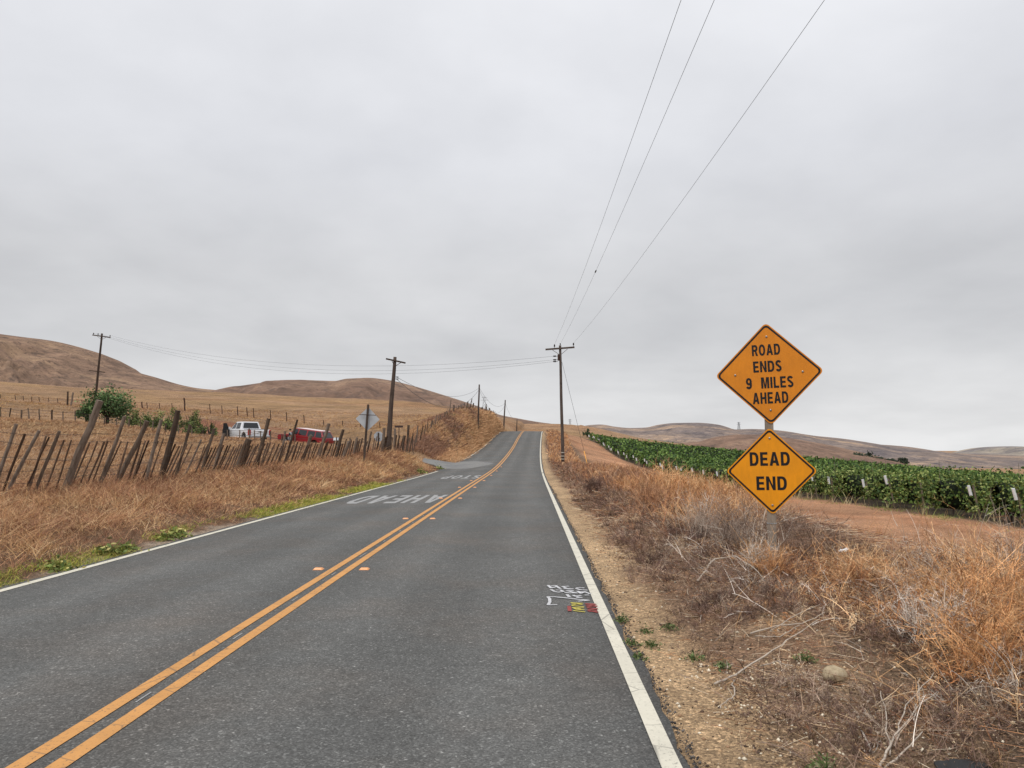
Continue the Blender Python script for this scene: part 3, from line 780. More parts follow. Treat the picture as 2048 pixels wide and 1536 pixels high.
def grass(x, y, hgt, wid, cols, lean=(.25, 0), spread=.38, seg=3, tuft=4, tr=.05, w=None):
    """tufts of blades at x,y ; hgt, wid per tuft"""
    n = len(x)
    x = np.repeat(x, tuft) + rng.normal(0, 1, n * tuft) * np.repeat(np.broadcast_to(tr, (n,)), tuft)
    y = np.repeat(y, tuft) + rng.normal(0, 1, n * tuft) * np.repeat(np.broadcast_to(tr, (n,)), tuft)
    h = np.repeat(hgt, tuft) * rng.uniform(.55, 1.2, n * tuft); wd = np.repeat(wid, tuft) * rng.uniform(.7, 1.3, n * tuft)
    c = pal(n, cols, w); c = np.repeat(c, tuft, axis=0) * rng.uniform(.8, 1.2, (n * tuft, 1))
    z = H(x, y) - .02
    D = unit(np.stack([rng.normal(lean[0], spread, n * tuft), rng.normal(lean[1], spread, n * tuft), np.ones(n * tuft)], 1))
    bend = np.stack([rng.normal(lean[0], .3, n * tuft), rng.normal(lean[1], .3, n * tuft), -rng.uniform(.0, .45, n * tuft)], 1)
    return ribbons(np.stack([x, y, z], 1), D, h, bend, wd, seg, c)

G_TAN = [lin(208, 168, 128), lin(198, 152, 112), lin(184, 136, 104), lin(220, 188, 148), lin(160, 116, 92), lin(192, 144, 108)]
def stuff(name, parts, mat):
    V, Q, C = join(parts)
    return tag(link(name, np_mesh(name, V, Q, C), mat), kind='stuff')

def weeds(x, y, hgt, nst, nch, cols, wd, fan=.55, lean=(0, 0), seg=4, tw=.8, wk=None):
    """bushy dead weeds: stalks fanning from a root, each with side twigs"""
    n = len(x)
    z = H(x, y) - .02
    B = np.repeat(np.stack([x, y, z], 1), nst, axis=0)
    hh = np.repeat(hgt, nst) * rng.uniform(.45, 1.15, n * nst)
    B[:, :2] += rng.normal(0, 1, (n * nst, 2)) * (np.repeat(hgt, nst) * .14)[:, None]
    cc = np.repeat(pal(n, cols, wk), nst, axis=0) * rng.choice([.38, .62, .85, 1.05, 1.3], (n * nst, 1), p=[.14, .2, .26, .26, .14])  # darkest stalk tones paint in the shade deep between the stems
    ww = np.repeat(wd, nst)
    D = unit(np.stack([rng.normal(lean[0], fan, n * nst), rng.normal(lean[1], fan, n * nst), np.ones(n * nst)], 1))
    bd = rng.normal(0, .22, (n * nst, 3)); bd[:, 2] = -rng.uniform(0, .35, n * nst)
    out = [ribbons(B, D, hh, bd, ww * rng.uniform(.7, 1.4, n * nst), seg, cc, .6)]
    P, Dp, Lp, bp, cp, wp = B, D, hh, bd, cc, ww
    for lev in range(2):
        k = nch if lev == 0 else max(1, nch // 2)
        tpar = rng.uniform(.2, 1.0, len(P) * k)
        Pr, Dr, Lr, br = (np.repeat(a, k, axis=0) for a in (P, Dp, Lp, bp))
        S = Pr + Dr * (Lr * tpar)[:, None] + br * (Lr * tpar ** 2)[:, None]
        dd = unit(Dr + rng.normal(0, tw, Dr.shape))
        dd[:, 2] = dd[:, 2] * .8 + .1; dd = unit(dd)
        LL = Lr * rng.uniform(.18, .5, len(S)) * (1.1 - tpar * .5)
        b2 = rng.normal(0, .25, dd.shape)
        c2 = np.repeat(cp, k, axis=0) * rng.uniform(.85, 1.15, (len(S), 1)); w2 = np.repeat(wp, k) * .72
        out.append(ribbons(S, dd, LL, b2, w2, 2, c2, .7))
        P, Dp, Lp, bp, cp, wp = S, dd, LL, b2, c2, w2
    return out

ORANGE = [lin(222, 172, 122), lin(204, 148, 100), lin(236, 196, 150), lin(178, 124, 84)]
GREYW = [lin(214, 202, 188), lin(190, 172, 156), lin(230, 220, 208), lin(160, 140, 126)]
PURP = [lin(138, 112, 100), lin(116, 92, 84), lin(158, 132, 116), lin(98, 76, 68)]
RUST = [lin(172, 124, 94), lin(150, 106, 82), lin(190, 146, 112)]

# left verge grass between the edge line and the old fence, and over to the field
def fence_x(Y): return -13.4 + .106 * Y          # line of the leaning fence
parts = []
def scatter(n, y0, y1, xl, xr, bias=1.0):
    y = y0 + (y1 - y0) * rng.random(n) ** bias
    a, b = xl(y), xr(y)
    return a + (b - a) * rng.random(n), y
edgeL = lambda y: xc(y) - LE - .12
x, y = scatter(17000, 5.5, 53, lambda y: fence_x(y) - 1.2, edgeL, 1.15)
d = (edgeL(y) - x)
patch = fbm(x * .5, y * .5, 81, 3)
keep = (~on_side(x, y)) & (rng.random(len(x)) < np.clip(.25 + d * .8, 0, 1)) & (patch + rng.uniform(-.2, .3, len(x)) > .3)
x, y, d, patch = x[keep], y[keep], d[keep], patch[keep]
p2 = fbm(x * 1.9, y * 1.5, 83, 2)
h = np.clip(.13 + d * .13, .1, .5) * (.35 + patch * .6 + np.clip(p2 - .3, 0, 1) * 1.3)
redm = fbm(x * .3, y * .3, 85, 3) > .52
for m, cols in ((redm, [lin(180, 136, 106), lin(164, 120, 94), lin(204, 164, 126), lin(146, 108, 86)]), (~redm, G_TAN)):
    parts.append(grass(x[m], y[m], h[m], np.maximum(.007, y[m] * .00055), cols, (.06, -.03), .75, 3, 6, .05 + .08 * h[m]))
x, y = scatter(5200, 6, 52, lambda y: fence_x(y) - 1, lambda y: edgeL(y) - .5, 1.15)
keep = fbm(x * .9, y * .7, 87, 3) > .56; x, y = x[keep], y[keep]
parts.append(grass(x, y, rng.uniform(.25, .6, len(x)), np.maximum(.008, y * .0006), [lin(222, 192, 150), lin(206, 168, 122), lin(192, 150, 110)], (.02, -.02), .75, 3, 7, .09))
x, y = scatter(2600, 6, 40, lambda y: fence_x(y) - 1, lambda y: edgeL(y) - .4, 1.15)
keep = fbm(x * 1.3, y * 1.0, 88, 3) > .53; x, y = x[keep], y[keep]
parts.append(grass(x, y, rng.uniform(.12, .3, len(x)), np.maximum(.007, y * .0005), [lin(110, 82, 68), lin(92, 70, 58), lin(134, 98, 76)], (.0, 0), .9, 2, 7, .08))
# straw bent over by the wind, long stalks
x, y = scatter(3000, 6, 52, lambda y: fence_x(y) - .6, lambda y: edgeL(y) - 1.2, 1.1)
parts.append(grass(x, y, rng.uniform(.35, .8, len(x)), np.maximum(.006, y * .00045), [lin(226, 186, 136), lin(206, 162, 114), lin(150, 112, 88)], (.1, -.05), .75, 5, 3, .12))
x, y = scatter(5200, 5.5, 53, lambda y: fence_x(y) - 1, lambda y: edgeL(y) - .15, 1.2)
keep = ~on_side(x, y); x, y = x[keep], y[keep]
d = edgeL(y) - x; cm = fbm(x * .45, y * .35, 89, 3) + rng.normal(0, .06, len(x))
for m, cols in ((cm > .52, [lin(170, 126, 98), lin(150, 108, 84), lin(188, 144, 112), lin(128, 92, 74)]), (cm <= .52, [lin(206, 168, 126), lin(184, 144, 108), lin(222, 190, 148), lin(160, 122, 92)])):
    parts += weeds(x[m], y[m], np.clip(.1 + d[m] * .12, .1, .46) * rng.uniform(.7, 1.3, m.sum()), 6, 3, cols, np.maximum(.006, y[m] * .0005), .7, (.05, 0), 3, .9)
stuff('dry_grass_verge', parts, M_grass)

# the field behind the fence
parts = []
x, y = scatter(15000, 12, 64, lambda y: -.75 * y - 4, lambda y: fence_x(y) - .5, .8)
keep = ~on_side(x, y); x, y = x[keep], y[keep]
parts.append(grass(x, y, .16 + .22 * fbm(x * .25, y * .25, 91, 3), np.maximum(.012, y * .0007), [lin(200, 164, 124), lin(184, 147, 112), lin(166, 130, 100), lin(148, 112, 88)], (.2, 0), .6, 2, 4, .12))
x, y = scatter(9000, 62, 130, lambda y: -.75 * y - 4, lambda y: np.where(y < 66, -9.5, -8.5) + np.clip(y - 90, 0, 60) * .06)
keep = ~on_side(x, y) & ~((x < -20) & (x > -32) & (y > 70) & (y < 79)); x, y = x[keep], y[keep]
parts.append(grass(x, y, .12 + .22 * fbm(x * .15, y * .15, 92, 3), y * .0006, [lin(186, 148, 106), lin(166, 130, 96), lin(150, 114, 88), lin(198, 160, 108)], (.2, 0), .5, 2, 4, .2))
stuff('dry_field_grass', parts, M_grass)

# cutting beside the road, up to the crest
parts = []
x, y = scatter(17000, 63, 142, lambda y: np.interp(y, [60, 75, 92, 107, 125, 142], [-10, -10, -9, -8, -6.5, -5]), lambda y: xc(y) - LE - .2)
keep = ~on_side(x, y); x, y = x[keep], y[keep]
pt = fbm(x * .22, y * .12, 95, 4)
lowd = xc(y) - LE - x
cols = [lin(210, 172, 128), lin(190, 150, 114), lin(170, 130, 100)]
m1 = lowd < 1.6
pt = pt + rng.normal(0, .07, len(pt)); m2 = (~m1) & (pt > .53); m3 = (~m1) & (pt <= .53)
parts.append(grass(x[m1], y[m1], np.full(m1.sum(), .5), y[m1] * .0007, [lin(210, 172, 130), lin(190, 148, 112)], (.2, 0), .6, 2, 5, .2))
parts.append(grass(x[m2], y[m2], np.full(m2.sum(), .5), y[m2] * .0007, [lin(156, 120, 100), lin(170, 130, 102), lin(136, 108, 92)], (.1, 0), .6, 2, 5, .22))
parts.append(grass(x[m3], y[m3], .35 + .3 * pt[m3], y[m3] * .0007, cols, (.2, 0), .5, 2, 5, .2))
x, y = scatter(900, 66, 140, lambda y: np.interp(y, [60, 75, 92, 107, 125, 142], [-9, -9, -8, -7, -5.5, -4.4]), lambda y: xc(y) - LE - 1.0)
keep = fbm(x * .3, y * .2, 97, 3) > .5; x, y = x[keep], y[keep]
parts += weeds(x, y, rng.uniform(.3, .8, len(x)), 7, 3, PURP + [lin(120, 116, 84)], y * .0006, .7, seg=2)
stuff('dry_grass_cutting', parts, M_grass)

# green strip along the left edge line
parts = []
x, y = scatter(5200, 8, 40, lambda y: xc(y) - LE - .5, lambda y: xc(y) - LE + .16)
keep = (fbm(x * .6, y * .35, 99, 3) > np.interp(y, [8, 15, 18.5, 21, 33, 40], [.62, .6, .46, .3, .34, .62]))
x, y = x[keep], y[keep]
parts.append(grass(x, y, np.full(len(x), .13), np.maximum(.008, y * .0006), [lin(150, 160, 66), lin(178, 178, 80), lin(118, 134, 58), lin(200, 180, 104)], (.05, 0), .7, 2, 6, .06))
stuff('green_verge_grass', parts, M_grass)

# ------------------------------------------------------------------ right verge: dead weeds
edgeR = lambda y: xc(y) + RE
parts = []
# low purple-brown litter plants on the gravelly bank
x, y = scatter(9500, 2.5, 24, lambda y: edgeR(y) + .38, lambda y: edgeR(y) + 3.6, 1.35)
d = x - edgeR(y)
keep = (fbm(x * 1.5, y * 1.2, 111, 3) > .47) & (rng.random(len(x)) < np.clip((d - .3) * 1.5, .06, 1)); x, y = x[keep], y[keep]
parts += weeds(x, y, rng.uniform(.05, .19, len(x)) * np.where(rng.random(len(x)) < .15, 1.6, 1), 6, 4, PURP + [lin(160, 136, 118), lin(136, 112, 84), lin(176, 150, 124)], np.maximum(.0045, y * .00055), .85, seg=2, tw=1.0)
x, y = scatter(1500, 2.8, 20, lambda y: edgeR(y) + .7, lambda y: edgeR(y) + 3.4, 1.2)
parts += weeds(x, y, rng.uniform(.05, .18, len(x)), 5, 3, RUST + [lin(200, 176, 146)], np.maximum(.0028, y * .0004), .9, seg=2, tw=1.0)
x, y = scatter(520, 4.2, 15, lambda y: edgeR(y) + .75, lambda y: np.maximum(1.6 + .19 * y, edgeR(y) + 1.8))
keep = (fbm(x * .9, y * .8, 115, 2) > .4) & (np.hypot(x - 2.37, (y - 5.5) * .6) > .3); x, y = x[keep], y[keep]
parts += weeds(x, y, rng.uniform(.12, .3, len(x)), 8, 6, PURP + [lin(172, 148, 130), lin(196, 176, 156)], np.maximum(.0045, y * .0006), .6, seg=2, tw=.9)
stuff('low_dead_weeds', parts, M_twig)
# straw and broken stems lying flat on the soil
n = 30000
x, y = scatter(n, 2.5, 26, lambda y: edgeR(y) + .3, lambda y: edgeR(y) + 5.5, 1.5)
d = x - edgeR(y); keep = rng.random(n) < np.clip((d - .2) * .9, .03, 1); x, y = x[keep], y[keep]; n = len(x)
th = rng.uniform(0, 6.283, n); D = unit(np.stack([np.cos(th), np.sin(th), rng.normal(.06, .12, n)], 1))
V, Q, C = ribbons(np.stack([x, y, H(x, y) + .008], 1), D, rng.uniform(.04, .28, n), rng.normal(0, .12, (n, 3)) * np.array([1, 1, .1]), np.maximum(.0035, y * .0005), 2, pal(n, [lin(206, 176, 142), lin(164, 128, 100), lin(122, 94, 80), lin(212, 196, 172), lin(100, 78, 68), lin(178, 128, 90)]), .3)
stuff('fallen_straw', [(V, Q, C)], M_twig)

parts = []
# tangled orange weeds on top of the bank near the camera
def tallness(x, y):
    d = x - edgeR(y)
    h = np.interp(y, [3, 5, 6, 8, 10, 14, 25, 60], [.4, .6, .75, .42, .5, .75, .75, .7])
    return h * np.clip((d - 1.1) / 1.6, .25, 1)
def bank_front(y): return 1.12 + .165 * y            # where the tangle of tall weeds begins
x, y = scatter(1750, 4.0, 14, lambda y: np.maximum(bank_front(y), edgeR(y) + .9), lambda y: edgeR(y) + 6.5, 1.05)
u = x / y
keep = ~((u > .345) & (y > 9.0) & (x > 3.5)) & (np.hypot(x - 2.37, (y - 5.5) * .5) > .34); x, y, u = x[keep], y[keep], u[keep]
inn = np.clip((x - bank_front(y)) / 1.0, .3, 1)
hh = np.interp(y, [4, 5.5, 7, 9, 11, 14], [.36, .55, .6, .5, .7, .8]) * inn * rng.uniform(.5, 1.15, len(x)) * np.where((u > .55) & (y > 5), 1.35, 1)
cm = fbm(x * .8, y * .7, 121, 3) + rng.normal(0, .05, len(x)) + np.clip((u - .42) * .5, -.1, .1)
MIXW = GREYW[:3] + [lin(172, 138, 110), lin(140, 112, 96), lin(110, 86, 74), lin(206, 170, 132)]
for m, cols in ((cm > .5, ORANGE + [lin(146, 102, 72), lin(230, 200, 160)]), (cm <= .5, MIXW)):
    parts += weeds(x[m], y[m], hh[m], 7, 4, cols, np.maximum(.0055, y[m] * .00062), .85, (.03, -.05), 4, .95)
# long single stems crossing over the tangle
x, y = scatter(420, 3.8, 12, lambda y: np.maximum(bank_front(y) - .5, edgeR(y) + .6), lambda y: edgeR(y) + 4.8)
keep = ~((x / y > .36) & (y > 9.0)) & (np.hypot(x - 2.37, (y - 5.3) * .5) > .4); x, y = x[keep], y[keep]
parts += weeds(x, y, rng.uniform(.3, .75, len(x)), 2, 3, GREYW + [lin(232, 204, 168), lin(220, 176, 130)], np.maximum(.0065, y * .0007), 1.0, (-.1, -.1), 5, .8)
stuff('tangled_dry_weeds', parts, M_twig)

parts = []
# the long bank between road and dirt track
x, y = scatter(3000, 12, 72, lambda y: edgeR(y) + np.interp(y, [12, 25, 45, 72], [.7, .6, .55, .5]), lambda y: np.interp(y, [12, 40, 60, 72], [8.0, 8.2, 8.6, 9]), 1.35)
keep = ~((x / y > .345) & (y < 24)) | (rng.random(len(x)) < .02); x, y = x[keep], y[keep]
d = x - edgeR(y); cm = fbm(x * .45, y * .22, 131, 3) + rng.normal(0, .05, len(x))
top = np.clip((d - .3) / 1.7, .16, 1)
hh = (.35 + .45 * fbm(x * .5, y * .3, 133, 3)) * top * np.interp(y, [12, 30, 60], [1.05, 1.05, .9])
mO = (cm > .5) & (d > 1.6); mP = (d < 1.9) & ~mO; mG = ~(mO | mP)
for m, cols, fan in ((mO, ORANGE, .28), (mP, PURP[:3] + RUST + [lin(188, 156, 126), lin(170, 140, 116)], .6), (mG, RUST + [lin(190, 150, 118), lin(168, 138, 118)], .35)):
    parts += weeds(x[m], y[m], hh[m], 7, 3, cols, np.maximum(.006, y[m] * .0005), fan * 1.2, (.05, 0), 3, .7)
x, y = scatter(2600, 66, 140, lambda y: edgeR(y) + .9, lambda y: np.minimum(edgeR(y) + 3.8, 9.4))
parts.append(grass(x, y, np.full(len(x), .5), y * .0007, ORANGE + PURP[:3], (0, 0), .4, 2, 5, .15))
stuff('roadside_dry_weeds', parts, M_twig)

# thin dry stalks between dirt track and vines
parts = []
x, y = scatter(110, 22, 72, lambda y: 14.6 + 0 * y, lambda y: 15.9 + 0 * y)
parts.append(grass(x, y, rng.uniform(.4, 1.3, len(x)), np.maximum(.01, y * .0005), [lin(206, 188, 148), lin(180, 156, 112), lin(150, 160, 96)], (.1, 0), .25, 3, 4, .1))
x, y = scatter(500, 20, 60, lambda y: 14.2 + 0 * y, lambda y: 15.6 + 0 * y)
keep = fbm(x, y * .5, 140, 2) > .62
parts.append(grass(x[keep], y[keep], np.full(keep.sum(), .18), np.full(keep.sum(), .02), [lin(120, 134, 70), lin(150, 150, 88)], (0, 0), .6, 2, 6, .15))
stuff('track_side_grass', parts, M_grass)

# distinct dead shrubs, each an object
def shrub(px, py, Y, h, label, cols, n=26, ch=6, fan=.5, lean=(0, 0), wd=None, root=3):
    p = at(px, py, Y)
    o = empty('dead_shrub', (p.x, p.y, H1(p.x, p.y)), 0, label, 'dead shrub', 'dead shrubs on the right bank')
    xs = p.x + rng.normal(0, h * .12, root); ys = p.y + rng.normal(0, h * .12, root)
    ps = weeds(xs, ys, np.full(root, h), n, ch, cols, np.full(root, wd or max(.005, Y * .0005)), fan, lean)
    V, Q, C = join(ps[:1]); V = V - np.array(o.location)[None]
    link('stalks', np_mesh('stalks', V, Q, C), M_twig, o)
    V, Q, C = join(ps[1:]); V = V - np.array(o.location)[None]
    link('twigs', np_mesh('twigs', V, Q, C), M_twig, o)
    return o
shrub(1465, 1075, 10.4, .9, 'pale grey dead brush standing just left of the dead end sign post', GREYW, 40, 5, .3)
shrub(1395, 1060, 11.5, .78, 'grey upright dead stalks left of the pale brush by the sign', GREYW, 36, 4, .25)
shrub(1600, 1085, 9.6, .85, 'dark bare twiggy shrub just right of the sign post', [lin(142, 118, 104), lin(168, 142, 124), lin(120, 98, 88)], 30, 7, .55)
shrub(1700, 1130, 8.0, .55, 'orange tumbleweed tangle between the sign post and the dirt track edge', ORANGE, 34, 6, .55)
shrub(1840, 1150, 7.0, .55, 'dense orange dry bush in front of the bare dirt track, right of the sign', ORANGE, 40, 6, .5)
shrub(1990, 1130, 6.2, .85, 'tallest orange dry weed clump against the vines at the right edge', ORANGE, 40, 5, .55, (.1, 0))
shrub(2030, 1080, 7.0, .95, 'leaning grey grass-like stalks at the far right edge below the vines', GREYW[:2] + [lin(150, 150, 110)], 44, 3, .35, (.45, 0))
shrub(1850, 1290, 5.6, .5, 'grey white bare twigs behind and right of the stone', GREYW, 30, 6, .55)
shrub(1960, 1330, 4.9, .6, 'tan spindly dry weed standing above the black rubber scrap', ORANGE[:2] + GREYW[:1], 30, 6, .4)
shrub(1290, 1010, 17, .85, 'rust coloured bushy weed on the bank beside the bend of the white line', RUST, 36, 5, .35)
shrub(1330, 975, 22, .95, 'bright orange bushy weed on the bank crest left of the signs', ORANGE, 40, 4, .3)
shrub(1190, 965, 25, .7, 'dark purple brown weed clump near the sandy shoulder below the utility pole', PURP, 36, 5, .6)

shrub(1512, 1125, 8.9, .5, 'low tan brush hiding the foot of the sign post', GREYW[:2] + ORANGE[:2], 40, 5, .6)
shrub(1560, 1140, 8.6, .45, 'rust coloured low brush in front of the sign post', RUST + ORANGE[:1], 40, 5, .65)
# green weeds on the shoulder and left edge, one object each
def green_weed(x, y, r, label, cols, n=90):
    o = empty('green_weed', (x, y, H1(x, y)), 0, label, 'weed', 'green weeds at the road edges')
    q = rng.normal(0, .42, (n, 3)) * r; q[:, 2] = np.abs(q[:, 2]) * .7 * (1.2 - np.minimum(1, np.hypot(q[:, 0], q[:, 1]) / r)) + .008
    a = unit(rng.normal(size=(n, 3)) * np.array([1, 1, .7])); b = unit(np.cross(a, rng.normal(size=(n, 3))))
    sz = (r * .17 * rng.uniform(.5, 1.3, n))[:, None]
    V = np.stack([q - a * sz, q + b * sz * .45, q + a * sz, q - b * sz * .45], 1).reshape(-1, 3)
    c = np.repeat(pal(n, cols, None, .3), 4, axis=0)
    D = unit(np.stack([rng.normal(0, .8, 24), rng.normal(0, .8, 24), np.ones(24)], 1))
    st = ribbons(np.zeros((24, 3)), D, rng.uniform(.4, .9, 24) * r, rng.normal(0, .2, (24, 3)), np.full(24, r * .05), 2, pal(24, cols), .5)
    V, Q, C = join([(V, np.arange(n * 4).reshape(n, 4), c), st])
    link('leaves', np_mesh('leaves', V, Q, C), M_leaf, o)
GRN = [lin(84, 102, 56), lin(100, 116, 70), lin(66, 84, 48), lin(120, 126, 84)]
for px, py, r, lab in [(1275, 1292, .1, 'bright green leafy weed on the sandy shoulder beside the white line'),
                       (1262, 1265, .1, 'grey green weed just beyond the bright green one on the shoulder'),
                       (1303, 1268, .1, 'thin green weed halfway between the white line and the brown bank'),
                       (1243, 1222, .11, 'green weed touching the asphalt edge beside the red spray paint'),
                       (1290, 1243, .08, 'small sparse weed on the sand behind the other shoulder weeds'),
                       (1338, 1240, .1, 'green tuft at the foot of the brown bank level with the spray paint'),
                       (1392, 1292, .1, 'green tuft on the bank above the sandy shoulder'),
                       (1445, 1310, .09, 'dark green weed on the bank near the long pale stick'),
                       (1650, 1505, .14, 'low grey green weed mat at the bottom of the photo below the pale branch'),
                       (1610, 1320, .1, 'green weed left of the stone')]:
    p = flat(px, py, .05); green_weed(p.x, p.y, r, lab, GRN)
for px, py, r, lab in [(220, 1097, .3, 'bright green grass tuft beside the left white line, nearest of the large tufts'),
                       (255, 1090, .22, 'yellow green tuft just behind the nearest large green tuft'),
                       (330, 1070, .25, 'green tuft farther along the left white line'),
                       (355, 1064, .28, 'tall leafy green tuft next to the farther tuft by the left line'),
                       (110, 1125, .25, 'dull green tuft at the left edge of the asphalt'),
                       (840, 946, .45, 'dark green weed in the dry grass near the junction corner'),
                       (892, 938, .4, 'green weed at the end of the left white line by the junction')]:
    p = flat(px, py, .05); green_weed(min(p.x, float(xc(p.y)) - LE - .15), p.y, r, lab, [lin(108, 122, 60), lin(140, 146, 78), lin(90, 104, 54), lin(176, 166, 104)], 160)

# stone, sticks, scrap, litter
def blob(name, mat, c, size, seed, sub=3, parent=None, amp=.22, flatb=.0):
    bm = bmesh.new(); bmesh.ops.create_icosphere(bm, subdivisions=sub, radius=1)
    from mathutils import noise as mn
    for v in bm.verts:
        n = v.co.normalized()
        v.co = n * (1 + amp * mn.noise(n * 1.3 + Vector((seed, 0, 0))) + amp * .4 * mn.noise(n * 3.1 + Vector((0, seed, 0))))
        if v.co.z < -.45: v.co.z = -.45
        v.co = Vector((v.co.x * size[0], v.co.y * size[1], v.co.z * size[2]))
    me = bpy.data.meshes.new(name); bm.to_mesh(me); bm.free()
    for p in me.polygons: p.use_smooth = True
    o = link(name, me, mat, parent); o.location = c
    return o
t = NT('stone')
c = t.ramp(t.noise(9, 6, .65), (.3, lin(132, 116, 92)), (.5, lin(176, 160, 132)), (.72, lin(200, 190, 166)))
t.color(c).rough(.9).bump(t.noise(14, 6, .7), .8, .02); M_stone = t.m
p = flat(1668, 1325, .16); z = H1(p.x, p.y)
o = blob('stone', M_stone, (p.x, p.y, z + .03), (.085, .07, .062), 4.2)
tag(o, 'rounded tan stone lying among dead weeds on the bank', 'stone')
def crook(P):
    out = []
    for a, b in zip(P, P[1:]):
        for k in range(4):
            q = a.lerp(b, k / 4); l = (b - a).length
            out.append(q + Vector((random.uniform(-1, 1), random.uniform(-1, 1), random.uniform(-.3, .6))) * l * (.035 if k else 0))
    return out + [P[-1]]
def branch(name, pts, r0, subs, label, col, z0=.12, lift=.05):
    base = None; mb = MB(); P = []
    for i, (px, py) in enumerate(pts):
        q = flat(px, py, z0 + lift * i / len(pts)); q.z = H1(q.x, q.y) + .015 + lift * i / max(1, len(pts) - 1); P.append(q)
    for a_ in subs:
        Q = []
        for j, (px, py) in enumerate(a_):
            q = flat(px, py, z0 + .03); q.z = H1(q.x, q.y) + .02 + .05 * j; Q.append(q)
        Q = crook(Q); mb.tube(Q, [r0 * .6 * (1 - .6 * j / len(Q)) for j in range(len(Q))], 6, True, .15)
    P = crook(P); mb.tube(P, [r0 * (1 - .65 * i / len(P)) for i in range(len(P))], 7, True, .15)
    o = mb.build(name, col, None, True)
    return tag(o, label, 'branch', 'bleached branches on the bank')
M_bleach = plain('bleached_wood', lin(178, 166, 152), .85, 0, .2, 30)
branch('dry_branch', [(1712, 1516), (1755, 1488), (1780, 1462), (1830, 1425), (1875, 1397)], .0085, [[(1778, 1464), (1772, 1420), (1762, 1398)], [(1826, 1428), (1836, 1405), (1842, 1385)], [(1787, 1455), (1812, 1418), (1870, 1380)]], 'forked bleached branch lying lowest on the bank, near the bottom of the photo', M_bleach)
branch('dry_branch', [(1767, 1487), (1810, 1475), (1845, 1461)], .007, [], 'short straight bleached stick just right of the forked branch', M_bleach)
branch('dry_branch', [(1428, 1322), (1470, 1306), (1530, 1282), (1590, 1262), (1640, 1250)], .009, [[(1520, 1288), (1556, 1296), (1562, 1312), (1586, 1332)], [(1468, 1307), (1462, 1352), (1440, 1388)]], 'long pale stick lying slantwise across the bank left of the stone', M_bleach)
branch('dry_branch', [(1500, 1246), (1550, 1244), (1605, 1250), (1650, 1240)], .008, [[(1510, 1246), (1560, 1262), (1600, 1262)], [(1540, 1244), (1590, 1238), (1640, 1236)]], 'bundle of pale stalks lying above the long stick', M_bleach)
branch('dry_branch', [(1395, 1145), (1430, 1122), (1470, 1118), (1500, 1135), (1530, 1155)], .01, [[(1430, 1122), (1490, 1150)], [(1470, 1118), (1440, 1108)], [(1400, 1068), (1440, 1095), (1480, 1140)]], 'arched pale dead stems at the foot of the grey brush', M_bleach, .2, .12)
M_rubber = plain('black_rubber', lin(26, 25, 25), .55, 0, .2, 20)
p = flat(1945, 1520, .16); z = H1(p.x, p.y)
mb = MB()
n = 16
for i in range(n):
    pass
arc = [(-.16 + .32 * i / (n - 1), .035 + .04 * math.sin(math.pi * i / (n - 1)) + .004 * math.sin(i * 2.1)) for i in range(n)]
mb.prism(arc + [(x_, z_ - .012) for x_, z_ in arc[::-1]], -.05, .05)
o = mb.build('rubber_scrap', M_rubber); o.location = (p.x, p.y, z - .02); o.rotation_euler = (R(12), R(4), R(-14))
tag(o, 'curved scrap of black rubber at the bottom right corner', 'scrap')
M_litter = plain('white_litter', lin(226, 228, 230), .6, 0, .1)
p = at(1688, 1077, 9.4)
mb = MB()
pts = [(-.1, 0), (-.07, .03), (-.01, .006), (.05, .012), (.09, .035)]
for a, b in zip(pts, pts[1:]):
    mb.add([(a[0], -.05, a[1]), (b[0], -.04, b[1]), (b[0], .05, b[1] + .01), (a[0], .05, a[1] + .012),
            (a[0], -.05, a[1] + .008), (b[0], -.04, b[1] + .008), (b[0], .05, b[1] + .018), (a[0], .05, a[1] + .02)],
           [(0, 1, 2, 3), (4, 5, 6, 7), (0, 1, 5, 4), (2, 3, 7, 6), (1, 2, 6, 5), (0, 3, 7, 4)])
o = mb.build('litter', M_litter); o.rotation_euler = (R(8), R(-6), R(24)); o.location = (p.x, p.y, H1(p.x, p.y) + .12); o.scale = (.8, .5, .6)
tag(o, 'crumpled white litter lying in weeds right of the sign post', 'litter')

# pebbles on the shoulder and bank
n = 26000
x, y = scatter(n, 2.5, 16, lambda y: edgeR(y) + .05, lambda y: edgeR(y) + 3.4, 1.9)
oct_ = np.array([(1, 0, 0), (-1, 0, 0), (0, 1, 0), (0, -1, 0), (0, 0, 1), (0, 0, -1)], float)
of = np.array([(0, 2, 4), (2, 1, 4), (1, 3, 4), (3, 0, 4), (2, 0, 5), (1, 2, 5), (3, 1, 5), (0, 3, 5)])
big_ = rng.random(n) ** 8
xg, yg = scatter(2600, 3.9, 6.2, lambda y: 1.35 + 0 * y, lambda y: 2.75 + 0 * y)
kg = fbm(xg * 1.6, yg * 1.3, 190, 2) > .47; xg, yg = xg[kg], yg[kg]
x = np.concatenate([x, xg]); y = np.concatenate([y, yg]); n = len(x)
big_ = np.concatenate([big_, .15 + .6 * rng.random(len(xg)) ** 3])
sz = (.0028 + .017 * big_)[:, None, None] * rng.uniform(.6, 1.3, (n, 6, 1))
V = oct_[None] * sz * np.array([1, 1, .7]); th = rng.uniform(0, 6.3, n); ct, st = np.cos(th)[:, None], np.sin(th)[:, None]
V = np.stack([V[..., 0] * ct - V[..., 1] * st, V[..., 0] * st + V[..., 1] * ct, V[..., 2]], -1)
V += np.stack([x, y, H(x, y) + .002], 1)[:, None, :]
Cp = np.repeat(pal(n, [lin(196, 174, 142), lin(170, 142, 110), lin(222, 210, 188), lin(146, 118, 92), lin(104, 86, 72), lin(84, 70, 60)]), 6, axis=0)
